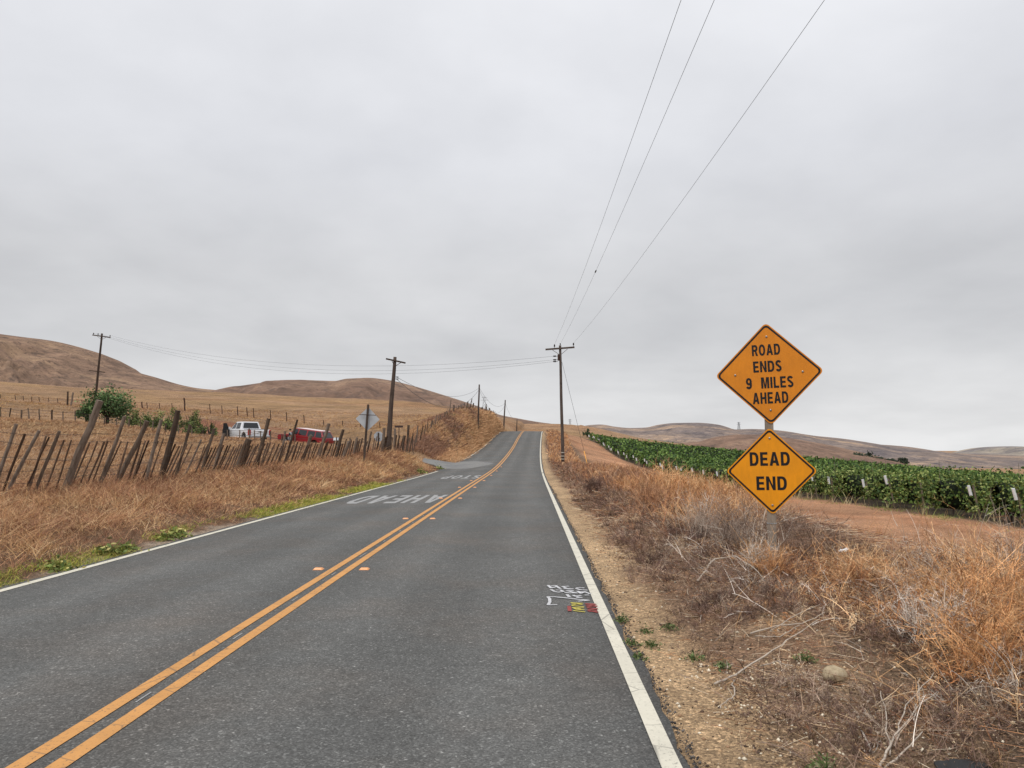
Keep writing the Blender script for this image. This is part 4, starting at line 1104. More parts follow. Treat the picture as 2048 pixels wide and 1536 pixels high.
fq = (of[None] + (np.arange(n) * 6)[:, None, None]).reshape(-1, 3)
tag(link('pebbles', np_mesh('pebbles', V.reshape(-1, 3), fq, Cp, True), M_twig), kind='stuff')
# asphalt crumbs along the right edge
n = 7000
y = 2.6 + 30 * rng.random(n) ** 1.7; x = edgeR(y) + rng.normal(.0, .035, n)
sz = (.003 + .009 * rng.random(n) ** 3)[:, None, None] * rng.uniform(.6, 1.3, (n, 6, 1))
V = oct_[None] * sz; V = V + np.stack([x, y, np.maximum(H(x, y) + .015, road_z(RE, y) - .035)], 1)[:, None, :]
tag(link('asphalt_crumbs', np_mesh('asphalt_crumbs', V.reshape(-1, 3), (of[None] + (np.arange(n) * 6)[:, None, None]).reshape(-1, 3), np.repeat(pal(n, [lin(60, 58, 58), lin(84, 80, 78), lin(110, 104, 98)]), 6, axis=0), True), M_twig), kind='stuff')

# ------------------------------------------------------------------ warning signs on their post
def rdiamond(side, r, n=6):
    pts = []
    h = side / 2
    for qx, qy, a0 in ((h - r, h - r, 0), (-h + r, h - r, 90), (-h + r, -h + r, 180), (h - r, -h + r, 270)):
        for k in range(n + 1):
            a = R(a0 + 90 * k / n); pts.append((qx + r * math.cos(a), qy + r * math.sin(a)))
    c, s = math.cos(R(45)), math.sin(R(45))
    return [(x * c - y * s, x * s + y * c) for x, y in pts]
def sign_basis(center, roll, face=1.0):
    n = Vector((-center.x * face, -center.y, 0)).normalized()
    up = Vector((0, 0, 1)); r = up.cross(n).normalized()
    M = Matrix((r, up, n)).transposed().to_4x4()
    return M @ Matrix.Rotation(roll, 4, 'Z')
def diamond_sign(side, mat, lines, parent, M, c, bolts):
    root = bpy.data.objects.new('sign_panel', None)
    mb = MB(); P = rdiamond(side, side * .06)
    n = len(P); mb.add([(x, y, -.002) for x, y in P] + [(x, y, .002) for x, y in P], [tuple(range(n))[::-1], tuple(range(n, 2 * n))] + [(i, (i + 1) % n, (i + 1) % n + n, i + n) for i in range(n)])
    o = mb.build('sign_panel', mat, parent); o.matrix_world = Matrix.Translation(c) @ M
    ob = MB(); A = rdiamond(side - .028, side * .055); B = rdiamond(side - .028 - .042, side * .042)
    ob.add([(x, y, .0045) for x, y in A] + [(x, y, .0045) for x, y in B], [(i, (i + 1) % n, (i + 1) % n + n, i + n) for i in range(n)])
    ob.build('border', M_black, o)
    for txt, cx_, cy_, w, h in lines:
        uv, fs = text_mesh(txt)
        me = bpy.data.meshes.new('lettering')
        me.from_pydata([(cx_ + u * w, cy_ + v * h, .0048 + q) for u, v, q in uv], [], fs)
        link('lettering', me, M_black, o)
    for bx, by in bolts:
        bo = MB(); bo.tube([(bx, by, .003), (bx, by, .009), (bx, by, .012)], [.013, .013, .007], 10)
        bo.build('bolt', M_bolt, o)
    return o
SIGN_Y = 9.35
cu_ = at(1537, 747, SIGN_Y); cl_ = at(1542, 942, SIGN_Y)
base = at(1546, 1150, SIGN_Y); gz = H1(base.x, base.y)
sroot = empty('road_sign', (base.x, base.y, gz), 0, 'two amber diamond signs, ROAD ENDS 9 MILES AHEAD above DEAD END, on one post', 'road sign')
bpy.context.view_layer.update()
inv = Matrix.Translation(-Vector(sroot.location))
Mu = sign_basis(cu_, R(1.6)); Ml = sign_basis(cl_, R(.9))
def kid(o):
    mw = o.matrix_world.copy(); o.parent = sroot; o.matrix_parent_inverse = inv; o.matrix_world = mw; return o
s1 = diamond_sign(.914, M_sign1, [('ROAD', -.015, .30, .335, .142), ('ENDS', -.01, .09, .335, .142), ('9  MILES', .005, -.115, .56, .142), ('AHEAD', .005, -.305, .42, .142)], None, Mu, cu_, [(0, .465), (0, -.46), (-.4, 0), (.4, 0)])
s2 = diamond_sign(.762, M_sign2, [('DEAD', -.01, .15, .47, .168), ('END', 0, -.15, .355, .168)], None, Ml, cl_, [(0, .405), (0, -.42)])
nrm = Vector((-cu_.x, -cu_.y, 0)).normalized()
pm = MB()
topc = cu_ - nrm * .058 + Vector((-.01, 0, .42)); botc = Vector((base.x, base.y, gz - .4)) - nrm * .058
ax = (topc - botc); L = ax.length
r_ = Vector((0, 0, 1)).cross(nrm).normalized()
vs = []
for p0 in (botc, topc):
    for a, b in ((-1, -1), (1, -1), (1, 1), (-1, 1)): vs.append(p0 + r_ * (.052 * a) + nrm * (.045 * b) - Vector(sroot.location))
pm.add(vs, [(0, 1, 2, 3), (4, 5, 6, 7), (0, 1, 5, 4), (1, 2, 6, 5), (2, 3, 7, 6), (3, 0, 4, 7)])
post = pm.build('post', M_post, sroot, False, .006)
for zz in (at(1545, 1047, SIGN_Y).z, at(1545, 1093, SIGN_Y).z):
    f_ = (zz - botc.z) / ax.z; p0 = botc + ax * f_ - Vector(sroot.location)
    lo = [p0 + r_ * (.055 * a) + nrm * (.048 * b) for a, b in ((-1, -1), (1, -1), (1, 1), (-1, 1), (-1, -1))]
    MB().tube(lo, .004, 6).build('wire_tie', M_galv, sroot)
for s_ in (s1, s2):
    mw = s_.matrix_world.copy(); s_.parent = sroot
    s_.matrix_parent_inverse = Matrix.Identity(4)
    s_.matrix_basis = Matrix.Translation(-Vector(sroot.location)) @ mw

# ------------------------------------------------------------------ utility poles and wires
POLES = {}
def pole(key, b, tpt, r0, r1, label):
    """b, tpt: world points of the foot and top"""
    gz = H1(b.x, b.y); b = Vector((b.x, b.y, gz))
    o = empty('utility_pole', b, 0, label, 'utility pole', 'wooden utility poles')
    mb = MB(); tp = tpt - b
    N = 7
    mb.tube([tp * (i / N) + Vector((0, 0, -.3 if i == 0 else 0)) + Vector((math.sin(i * 1.3) * .012, 0, 0)) for i in range(N + 1)], [r0 + (r1 - r0) * i / N for i in range(N + 1)], 14)
    mb.build('shaft', M_pole, o, True)
    POLES[key] = (o, b, tpt)
    return o
def crossarm(o, a, b_, th=.12):
    mb = MB(); d = (b_ - a); M = d.to_track_quat('X', 'Z').to_matrix().to_4x4()
    mb.box((a + b_) / 2 - Vector(o.location), (d.length, th * .8, th), M)
    return mb.build('crossarm', M_pole, o, False, .01)
def brace(o, a, b_): MB().tube([a - Vector(o.location), b_ - Vector(o.location)], .02, 6).build('brace', M_rust, o)
def insulator(o, p, d=Vector((0, 0, 1)), h=.26, r=.055):
    mb = MB(); q = p - Vector(o.location)
    mb.tube([q, q + d * h * .35, q + d * h * .36, q + d * h * .7, q + d * h * .72, q + d * h], [.02, .02, r, r * .8, r, r * .55], 10)
    return mb.build('insulator', M_insul, o, True)

Y3 = 66.0
b3 = at(1126, 930, Y3); t3 = at(1120, 691, Y3)
P3 = pole('r', b3, t3, .15, .105, 'tall wooden utility pole with crossarm right of the road')
a, b_ = at(1091, 699, Y3 - .12), at(1149, 694.5, Y3 - .12)
crossarm(P3, a, b_, .15)
brace(P3, at(1105, 700, Y3 - .14), at(1118.5, 709, Y3 - .14)); brace(P3, at(1135, 698, Y3 - .14), at(1122, 709, Y3 - .14))
ins_tops = []
for px, py in ((1109, 696), (1147, 693)):
    insulator(P3, at(px, py, Y3 - .12), h=.33, r=.07); ins_tops.append(at(px, py - 7, Y3 - .12))
insulator(P3, at(1120.5, 691, Y3), h=.2, r=.06); ins_tops.insert(1, at(1121, 687, Y3))
mb = MB(); mb.box(at(1117, 715, Y3 - .1) - b3 + (b3 - Vector(P3.location)), (.16, .16, .55)); mb.build('bracket', M_rust, P3)
for py in (712.3, 719.5, 723):
    d = Vector((-1, 0, 0)); insulator(P3, at(1115.5, py, Y3 - .1), d, .42, .07)
M_band = plain('pale_band', lin(196, 190, 178), .7)
for zz in (905, 912, 918):
    p = at(1125.5, zz, Y3) - Vector(P3.location)
    MB().tube([p - Vector((0, 0, .03)), p + Vector((0, 0, .03))], .158, 14, False).build('band', M_band, P3)

Y1 = 100.0
P1 = pole('l', at(190, 792, Y1), at(204, 667, Y1), .16, .12, 'far left leaning utility pole with three insulators above the green tree')
crossarm(P1, at(185, 670, Y1 - .15), at(221, 675, Y1 - .15), .14)
crossarm(P1, at(178, 741, Y1 - .15), at(210, 744.5, Y1 - .15), .1)
for px, py in ((187, 670), (196, 671), (220, 674.5)): insulator(P1, at(px, py, Y1 - .15), h=.3, r=.07)
brace(P1, at(195, 673, Y1 - .17), at(202, 678, Y1 - .17)); brace(P1, at(212, 674.5, Y1 - .17), at(204, 679, Y1 - .17))

Y2 = 49.0
P2 = pole('j', at(775, 905, Y2), at(790, 714, Y2), .185, .105, 'thick weathered pole with a bare crossarm at the junction fence corner')
crossarm(P2, at(772, 717.5, Y2 - .14), at(811, 726, Y2 - .14), .1)
brace(P2, at(783, 720, Y2 - .15), at(788, 730, Y2 - .15)); brace(P2, at(802, 725, Y2 - .15), at(791, 732, Y2 - .15))
for py in (754, 758): insulator(P2, at(790.5, py, Y2), Vector((1, 0, 0)), .22, .035)

Y4, Y5, Y6 = 98.0, 138.0, 172.0
P4 = pole('h1', at(956, 852, Y4), at(958.5, 769, Y4), .13, .09, 'bare wooden pole standing on the left roadside cutting')
P5 = pole('h2', at(1007, 852, Y5), at(1010.5, 800, Y5), .15, .1, 'bare wooden pole at the left of the road crest')
P6 = pole('h3', at(1033, 860, Y6), at(1034, 839, Y6), .13, .1, 'short far pole just behind the road crest')

def cable(pts, r, label, sag=0.0, n=28, name='power_line', grp='overhead wires'):
    a, b_ = Vector(pts[0]), Vector(pts[1])
    P = [a.lerp(b_, i / n) - Vector((0, 0, 4 * sag * (i / n) * (1 - i / n))) for i in range(n + 1)]
    o = MB().tube(P, r, 5).build(name, M_cable, None, True)
    return tag(o, label, 'overhead wire', grp)
ends = [(2.6, 'left'), (3.35, 'middle'), (6.15, 'right')]
sags = (1.0, 1.0, 1.0)
for tp, (xe, nm), sg in zip(ins_tops, ends, sags):
    cable((tp, (xe, -28, tp.z + .3)), .005, '%s of the three wires rising from the right hand pole over the camera' % nm, sg, 40)
wa, wb = Vector(ins_tops[1]), Vector((3.35, -28, ins_tops[1].z + .3))
wp_ = [wa.lerp(wb, k / 400) - Vector((0, 0, 4 * (k / 400) * (1 - k / 400))) for k in range(400)]
def wrow(p):
    fw = p.y * math.cos(PITCH) + (p.z - EYE) * math.sin(PITCH); up_ = (p.z - EYE) * math.cos(PITCH) - p.y * math.sin(PITCH)
    return abs(CY - F * up_ / fw - 544) if p.y > 3 else 1e9
ks = min(range(400), key=lambda k: wrow(wp_[k])); wd_ = (wp_[ks + 1] - wp_[ks]).normalized()
o = MB().tube([wp_[ks] - wd_ * .25, wp_[ks] - wd_ * .2, wp_[ks] + wd_ * .2, wp_[ks] + wd_ * .25], [.008, .03, .03, .008], 6).build('wire_splice', M_cable); tag(o, 'small dark splice clamped on the middle overhead wire', 'splice')
arm1 = [at(187, 666, Y1 - .15), at(196, 667, Y1 - .15), at(220.5, 671, Y1 - .15)]
for (py, tgt, nm, sg) in ((712.3, arm1[2], 'uppermost', 2.2), (719.5, arm1[1], 'middle', 2.6), (723, arm1[0], 'lowest', 2.9)):
    a = at(1109, py, Y3 - .1)
    cable((a, tgt), .008, '%s of the three long wires crossing above the road to the far left pole' % nm, sg)
cable((at(793, 754, Y2), at(958, 776, Y4)), .012, 'upper thin wire from the junction pole to the pole on the cutting', 1.2)
cable((at(793, 758, Y2), at(957.5, 780, Y4)), .016, 'lower sagging wire from the junction pole to the pole on the cutting', 2.1)
cable((at(959, 776, Y4), at(1010, 806, Y5)), .014, 'upper wire between the two bare poles near the crest', 1.4)
cable((at(959, 780, Y4), at(1010, 810, Y5)), .014, 'lower wire between the two bare poles near the crest', 2.2)
cable((at(1010.5, 806, Y5), at(1034, 841, Y6)), .014, 'wire dropping from the crest pole to the short far pole', 1.0)
# guy wire with its yellow guard
g0 = at(1124, 724, Y3); g1 = at(1177, 897, 60.0); g1.z = H1(g1.x, g1.y)
gw = MB().tube([g0, g1], .012, 6).build('guy_wire', M_cable, None, True); tag(gw, 'steel guy wire slanting down from the right hand pole', 'guy wire')
M_guard = plain('guard_yellow', lin(226, 160, 70), .5)
gd = (g0 - g1); gg = MB().tube([g1 + gd * .01, g1 + gd * .16], .035, 8).build('guard', M_guard, gw, True)

# lattice towers on the far ridges
def tower(px, y_top, y_base, D, label):
    top, bot = at(px, y_top, D), at(px, y_base, D)
    h = top.z - bot.z; o = empty('lattice_tower', bot, 0, label, 'pylon', 'lattice towers on the far ridges')
    mb = MB(); w0, w1 = h * .13, h * .03; r = max(.1, D * .00022)
    cor = lambda f: [Vector((a * (w0 + (w1 - w0) * f), b * (w0 + (w1 - w0) * f), h * f)) for a, b in ((-1, -1), (1, -1), (1, 1), (-1, 1))]
    lv = [cor(f) for f in (0, .25, .45, .62, .78, 1)]
    for A, B in zip(lv, lv[1:]):
        for i in range(4):
            mb.tube([A[i], B[i]], r, 4); mb.tube([A[i], B[(i + 1) % 4]], r * .6, 4); mb.tube([A[(i + 1) % 4], B[i]], r * .6, 4)
    mb.build('lattice', M_galv, o)
    for f, wd in ((.8, .2), (.95, .15)):
        MB().tube([(-h * wd, 0, h * f), (h * wd, 0, h * f)], r * 1.3, 4).build('crossarm', M_galv, o)
tower(968.5, 793, 830, 620, 'grey lattice pylon behind the ridge left of the crest poles')
tower(1478, 844, 866, 1250, 'tiny lattice pylon on the far right ridge')
tower(1140, 838, 858, 480, 'faint thin mast on the skyline right of the road crest')

# ------------------------------------------------------------------ fences
def post_mesh(name, a, b_, r, mat, parent, n=8, jit=.14, taper=.9, o0=Vector((0, 0, 0))):
    mb = MB(); K = 4
    off = [Vector((random.uniform(-1, 1), random.uniform(-1, 1), 0)) * r * .25 for _ in range(K + 1)]
    pts = [a.lerp(b_, i / K) + off[i] - o0 for i in range(K + 1)]
    mb.tube(pts, [r * (1 - (1 - taper) * i / K) for i in range(K + 1)], n, True, jit)
    return mb.build(name, mat, parent)
def fy(px):
    u = (px - CX) / F
    return -13.4 / (u - .106)
fA = empty('leaning_fence', (fence_x(25), 25, H1(fence_x(25), 25)), 0, 'old barbed wire fence of leaning split posts and staves along the left verge', 'fence')
oA = Vector(fA.location)
def fpost(name, bx, by, tx, ty, wpx, mat, n=8, jit=.16, deep=True):
    Yb = fy(bx)
    b_ = at(bx, by, Yb); tp = at(tx, ty, Yb)
    gz = H1(b_.x, Yb) - .25
    if b_.z > gz:                        # carry the foot down into the ground along its lean
        d = tp - b_; b_ = b_ - d * ((b_.z - gz) / d.z)
    post_mesh(name, b_, tp, max(.016, wpx / 2 / F * Yb), mat, fA, n, jit, .9, oA)
THICK = [(-6, 960, 33, 848, 7), (14, 985, 78, 861, 7), (73, 976, 118, 862, 7), (136, 963, 201, 801, 14), (200, 968, 250, 833, 8), (245, 946, 294, 842, 10), (292, 960, 323, 839, 7), (327, 936, 356, 821, 11),
         (363, 913, 381, 849, 6), (385, 919, 403, 879, 4), (407, 930, 429, 857, 6), (434, 919, 449, 867, 7), (484, 911, 498, 878, 13), (518, 913, 538, 837, 8), (563, 905, 571, 862, 5), (569, 929, 595, 839, 4.5),
         (608, 913, 623, 870, 7), (639, 908, 658, 847, 7), (673, 911, 686, 859, 6.5), (690, 905, 699, 882, 7), (709, 900, 714, 875, 5), (734, 905, 743, 863, 4), (764, 905, 768, 856, 6), (789, 905, 790, 857, 5), (806, 900, 807, 871, 5), (815, 891, 817, 850, 5)]
for q in THICK: fpost('fence_post', *q, M_wood, 9, .16)
ST = [(-2, 862), (50, 868), (92, 872), (98, 874), (128, 880), (143, 880), (180, 885), (195, 883), (209, 883), (216, 882), (243, 882), (256, 883), (282, 881), (291, 881), (297, 881), (316, 882), (327, 877), (350, 888), (359, 892), (364, 892), (375, 888), (385, 888), (410, 889), (416, 888), (424, 896), (432, 894), (440, 888), (447, 890), (456, 891), (461, 889), (468, 893)]
for tx in np.arange(474, 834, 5.6):
    ST.append((tx + random.uniform(-2, 2), np.interp(tx, [474, 560, 650, 720, 800, 834], [890, 889, 886, 880, 874, 872]) + random.uniform(-5, 5)))
for tx, ty in ST[:96]:
    ln = np.interp(tx, [0, 300, 500, 700, 830], [-38, -22, -15, -9, -5]) * random.uniform(.75, 1.2)
    by = np.interp(tx, [0, 300, 500, 700, 830], [965, 940, 925, 912, 900])
    fpost('stave', tx + ln, by, tx, ty, np.interp(tx, [0, 400, 830], [4.4, 3.3, 2.8]) * random.uniform(.8, 1.2), M_stave, 6, .2)
for hgt in (1.5, 1.28, .92, .66, .4):
    Ys = np.linspace(9, 57, 90); P = []
    for i, Yk in enumerate(Ys):
        x_ = fence_x(Yk); P.append(Vector((x_ + hgt * .28, Yk, H1(x_, Yk) + hgt + .03 * math.sin(i * .9 + hgt * 7) + random.uniform(-.012, .012))) - oA)
    w = MB().tube(P, .0055, 4, False)
    for i in range(0, 1600):            # barbs
        Yk = 9 + i * .12 * (1 + .3 * 0)
        if Yk > 34: break
        x_ = fence_x(Yk); f_ = np.interp(Yk, Ys, np.arange(len(Ys))); k0 = int(f_); p = P[k0].lerp(P[min(k0 + 1, len(P) - 1)], f_ - k0)
        v = Vector((random.uniform(-.5, .5), random.uniform(-1, 1), random.uniform(.4, 1))).normalized() * .028
        w.tube([p - v, p + v], .003, 3, False)
    w.build('barbed_wire', M_wire, fA)

def line_fence(name, label, posts, mat, wires, rwire, pname='fence_post', cat='fence', Yf=None, ng=6):
    """posts: (base px, base py, top px, top py, width px, Y)"""
    o0 = None; pts = []
    for bx, by, tx, ty, wpx, Yk in posts:
        b_ = at(bx, by, Yk); tp = at(tx, ty, Yk); gz = H1(b_.x, b_.y)
        tp = Vector((tp.x, tp.y, max(tp.z, gz + .7)))
        pts.append((Vector((b_.x, b_.y, gz - .15)), tp, max(.014, wpx / 2 / F * Yk)))
    root = empty(name, pts[len(pts) // 2][0] + Vector((0, 0, .15)), 0, label, cat)
    o0 = Vector(root.location)
    for b_, tp, r in pts: post_mesh(pname, b_, tp, r, mat, root, ng, .12, .92, o0)
    for f_ in wires:
        P = [b_.lerp(tp, f_) - o0 for b_, tp, r in pts]
        MB().tube(P, rwire, 4, False).build('wire', M_wire, root)
    return root
def fc_Y(px): return np.interp(px, [-120, 0, 540, 760], [64, 62, 55, 51])
PC = []
for i, (bx, tx, ty, by) in enumerate([(-110, -109, 806, 832), (-80, -80, 809, 834), (-52, -52, 811, 835), (-25, -24, 813, 836), (1, 1, 814, 838), (18, 22, 816, 840), (43, 43, 820, 841), (59, 56, 816, 842), (79, 78, 818, 844), (104, 104, 820, 846), (126, 126, 823, 848), (151, 150, 822, 851), (180, 180, 828, 852), (209, 209, 834, 856), (233, 233, 836, 858), (258, 258, 838, 860), (281, 281, 842, 861), (305, 306, 846, 864), (331, 331, 848, 866), (357, 357, 850, 868), (384, 383, 855, 872), (425, 425, 857, 878), (455, 455, 862, 880), (479, 479, 866, 881), (499, 499, 857, 884), (509, 509, 860, 884), (521, 521, 864, 886), (541, 541, 862, 887), (563, 564, 868, 888), (590, 590, 869, 889), (618, 618, 872, 890), (645, 645, 874, 891), (672, 673, 874, 892), (700, 700, 876, 892), (730, 730, 876, 893)]):
    PC.append((bx, by, tx, ty, 2.6 if i % 3 else 3.4, float(fc_Y(bx))))
line_fence('field_fence', 'wire fence of small dark posts across the field before the shrubs and vehicles', PC, M_wood, (.5, .72, .92), .012)
# thin stays of that fence are staves of its own
PD = []
for bx, by, ty, wp in [(-100, 811, 797, 1.4), (-50, 811, 799, 1.4), (1, 812, 804, 1.4), (31, 813, 801, 1.4), (47, 813, 800, 1.3), (64, 813, 800, 1.4), (79, 814, 800, 1.4), (98, 814, 800, 1.4), (116, 814, 799, 1.4), (165, 815, 800, 1.3), (271, 816, 805, 1.4), (285, 817, 804, 2.8), (295, 819, 805, 1.6), (320, 821, 806, 1.6), (345, 822, 806, 1.5), (370, 820, 796, 3.2), (421, 823, 808, 1.7), (445, 827, 811, 1.7), (476, 832, 813, 1.9), (495, 832, 815, 1.8), (508, 833, 816, 1.9), (542, 836, 820, 1.9), (574, 841, 824, 1.9), (609, 850, 830, 1.9), (648, 857, 840, 1.8), (686, 866, 849, 1.8), (722, 873, 856, 1.8), (760, 876, 860, 1.8)]:
    PD.append((bx, by, bx - 1.5, ty, wp, float(np.interp(bx, [-100, 300, 476, 609, 690, 760], [118, 115, 108, 102, 94, 86]))))
line_fence('hillside_fence', 'thin rusty steel posts of a wire fence across the golden hillside', PD, M_rust, (.55, .9), .01, 'steel_post')
PB = []
for bx, by, tx, ty, wp, Yk in [(825, 884, 826, 866, 2, 62.5), (831, 881, 836, 851, 3.2, 65), (839, 875, 846, 852, 2.6, 67), (848, 865, 851, 850, 1.8, 70), (853, 863, 856, 843, 1.5, 72), (860, 860, 865, 841, 4, 75), (869, 854, 873, 831, 2.6, 77.5), (876, 848, 877, 830, 1.4, 80), (879, 847, 881, 829, 1.4, 81.5), (888, 838, 890, 824, 2, 85), (890, 838, 893, 822, 1.6, 86), (898, 832, 902, 800, 1.8, 89), (907, 827, 908, 810, 3.8, 92), (915, 825, 917, 811, 2.4, 95.5), (921, 824, 923, 809, 2.6, 98), (927, 822, 929, 806, 1.4, 101), (932, 820, 936, 803, 2.6, 103.5), (937, 820, 938, 808, 1.2, 105), (939, 819, 944, 797, 1.9, 107), (945, 819, 947, 806, 2.8, 110), (951, 820, 951, 811, 1.3, 113), (954, 821, 954, 811, 1.3, 116), (964, 823, 964, 814, 3, 119), (970, 823, 973, 808, 2, 122), (973, 823, 973, 813, 1.8, 123.5), (978, 825, 979, 816, 3, 126), (987, 829, 987, 821, 1.4, 130)]:
    PB.append((bx, by, tx, ty, wp, Yk))
line_fence('hilltop_fence', 'crooked wooden post fence climbing the roadside cutting towards the crest', PB, M_wood, (.5, .85), .01)
for bx, by, tx, ty, lab in ((135, 811, 136, 783, 'left upright of two dark posts standing together on the golden slope'), (142, 813, 146, 785, 'right leaning one of two dark posts standing together on the golden slope')):
    b_ = at(bx, by, 108); tp = at(tx, ty, 108); b_.z = H1(b_.x, b_.y) - .1
    o = post_mesh('wooden_post', b_, tp, .13, M_wood, None); tag(o, lab, 'post', 'two dark posts on the slope')

# ------------------------------------------------------------------ junction signs seen from behind
p = at(735, 838, 40); c0 = p
b_ = at(727, 912, 40); gz = H1(b_.x, b_.y)
ds = empty('warning_sign', (b_.x, b_.y, gz), 0, 'grey back of a diamond sign on a dark leaning post by the fence', 'road sign', 'junction signs seen from behind')
o0 = Vector(ds.location)
mb = MB(); P = rdiamond(.9, .05); n = len(P)
mb.add([(x_, -.002, y_) for x_, y_ in P] + [(x_, .002, y_) for x_, y_ in P], [tuple(range(n)), tuple(range(n, 2 * n))[::-1]] + [(i, (i + 1) % n, (i + 1) % n + n, i + n) for i in range(n)])
pn = mb.build('sign_panel', M_alum, ds); pn.location = c0 - o0 + Vector((0, .07, 0)); pn.rotation_euler = (0, R(2), R(8))
mb = MB(); a, b2 = Vector((0, 0, -.3)), at(736.5, 809, 40) - o0
M_ = (b2 - a).to_track_quat('Z', 'Y').to_matrix().to_4x4(); mb.box((a + b2) / 2, (.12, .1, (b2 - a).length), M_); mb.build('post', M_pole, ds)
mb = MB(); mb.tube([at(719, 829, 39.93) - o0, at(752, 830.5, 39.93) - o0], .018, 6); mb.build('crossbar', M_rust, ds)
p = at(757, 873, 57.5); gz = H1(p.x, p.y)
ss = empty('stop_sign', (p.x, p.y, gz), 0, 'pale back of a small octagonal sign on a post behind the fence', 'road sign', 'junction signs seen from behind')
mb = MB(); P = [(.4 * math.cos(R(22.5 + 45 * k)), .4 * math.sin(R(22.5 + 45 * k))) for k in range(8)]
mb.add([(x_, -.002, y_) for x_, y_ in P] + [(x_, .002, y_) for x_, y_ in P], [tuple(range(8)), tuple(range(8, 16))[::-1]] + [(i, (i + 1) % 8, (i + 1) % 8 + 8, i + 8) for i in range(8)])
pn = mb.build('sign_panel', M_alum, ss); pn.location = (0, .06, p.z - gz); pn.rotation_euler = (0, 0, R(28))
mb = MB(); mb.box((0, 0, (p.z - gz) / 2), (.1, .09, p.z - gz + .6)); mb.build('post', M_pole, ss)
p = at(798, 853, 55); gz = H1(p.x, p.y)
sn = empty('street_sign', (p.x, p.y, gz), 0, 'small dark brown name blade on a thin post right of the thick pole', 'road sign', 'junction signs seen from behind')
mb = MB(); mb.box((0, -.03, p.z - gz), (.62, .02, .15)); mb.build('blade', plain('brown_blade', lin(66, 50, 46), .7), sn, False, .004)
mb = MB(); mb.tube([(0, 0, -.2), (0, 0, p.z - gz + .02)], .03, 8); mb.build('post', M_rust, sn)
p = at(673, 884, 58); gz = H1(p.x, p.y)
mbx = empty('post_box', (p.x, p.y, gz), 0, 'small white box on a post behind the leaning fence near the red vehicle', 'post box')
M_box = plain('white_box', lin(214, 222, 226), .5)
prof = [(-.1, 0), (.1, 0), (.1, .12)] + [(.1 * math.cos(a), .12 + .1 * math.sin(a)) for a in np.linspace(0.3, math.pi - .3, 7)] + [(-.1, .12)]
mb = MB(); mb.prism(prof, -.24, .24, Matrix.Rotation(R(60), 4, 'Z')); bo = mb.build('box', M_box, mbx); hz = at(673, 881, 58).z - gz; bo.location = (0, 0, hz)
mb = MB(); mb.box((0, 0, hz / 2 - .1), (.09, .09, hz + .2)); mb.build('post', M_box, mbx)

# ------------------------------------------------------------------ vegetation on the left
def leaf_quads(cent, size, cols, flat_=.0, nrm=None):
    N = len(cent)
    a = unit(rng.normal(size=(N, 3))); b = unit(np.cross(a, rng.normal(size=(N, 3))))
    s = (size * rng.uniform(.6, 1.3, N))[:, None]
    V = np.stack([cent - a * s * .5, cent + b * s * .32, cent + a * s * .5, cent - b * s * .32], 1).reshape(-1, 3)
    Q = np.arange(N * 4).reshape(N, 4)
    return V, Q, np.repeat(cols, 4, axis=0)
def crown_pts(n, rx, ry, rz, cz, k=14, seed=0):
    """clumps over an uneven crown"""
    cc = unit(rng.normal(size=(k, 3))) * rng.uniform(.35, .95, (k, 1)); cc[:, 2] = np.abs(cc[:, 2]) * 1.25 - .45
    ci = rng.integers(0, k, n)
    p = cc[ci] + rng.normal(0, 1, (n, 3)) * rng.uniform(.1, .2, k)[ci][:, None]
    shade = rng.uniform(.55, 1.5, k)[ci]
    return p * np.array([rx, ry, rz]) + np.array([0, 0, cz]), shade
def tree(name, px, pyb, Y, w, h, label, cat, cols, nl=1500, leaf=.12, trunk=.25, group=None, k=14):
    p = at(px, pyb, Y); gz = H1(p.x, p.y); h = h * (1.0 if trunk > .2 else 1.25) + max(0, min(.8, p.z - gz))
    o = empty(name, (p.x, p.y, gz), 0, label, cat, group)
    cz = h * .46 if trunk > .2 else h * .42
    nl = nl if trunk > .2 else int(nl * 1.7)
    P, sh = crown_pts(nl, w / 2, w / 2, h * .5, cz, k)
    P[:, 2] = np.maximum(P[:, 2], .05)
    V, Q, C = leaf_quads(P, np.full(nl, leaf), pal(nl, cols) * sh[:, None])
    link('crown', np_mesh('crown', V, Q, C), M_leaf, o)
    mb = MB(); mb.tube([(0, 0, -.2), (.04, 0, h * .25), (-.03, .03, h * .55)], [h * .035 + .02, h * .028 + .01, h * .012], 7)
    for i in range(5):
        a = i * 1.3; mb.tube([(0, 0, h * .15), (math.cos(a) * w * .2, math.sin(a) * w * .2, h * .45), (math.cos(a) * w * .33, math.sin(a) * w * .33, h * .7)], [h * .018 + .01, h * .012, .01], 5)
    mb.build('trunk', M_pole, o)
    return o
GL = [lin(74, 98, 58), lin(90, 112, 68), lin(58, 80, 48), lin(108, 128, 82)]
GD = [lin(84, 100, 56), lin(106, 120, 66), lin(64, 80, 46), lin(128, 138, 82)]
tree('leafy_tree', 214, 852, 66, 4.7, 4.1, 'tall green leafy tree behind the leaning fence on the left', 'tree', GL, 4300, .2, .3, None, 24)
GB = 'green shrubs along the field fence'
tree('shrub', 172, 856, 65, 1.9, 1.9, 'green leafy shrub at the left foot of the tall green tree', 'shrub', GL, 900, .17, .1, GB, 9)
tree('shrub', 264, 860, 64, 1.7, 1.5, 'yellowish green shrub just right of the tall green tree', 'shrub', GD, 800, .13, .1, GB, 9)
tree('shrub', 308, 862, 66, 2.7, 1.7, 'broad low bright green shrub in the middle of the shrub row', 'shrub', GD, 1200, .13, .1, GB, 12)
tree('shrub', 348, 858, 68, 1.9, 1.9, 'round shrub half hidden by the thick fence post', 'shrub', GD, 900, .13, .1, GB, 9)
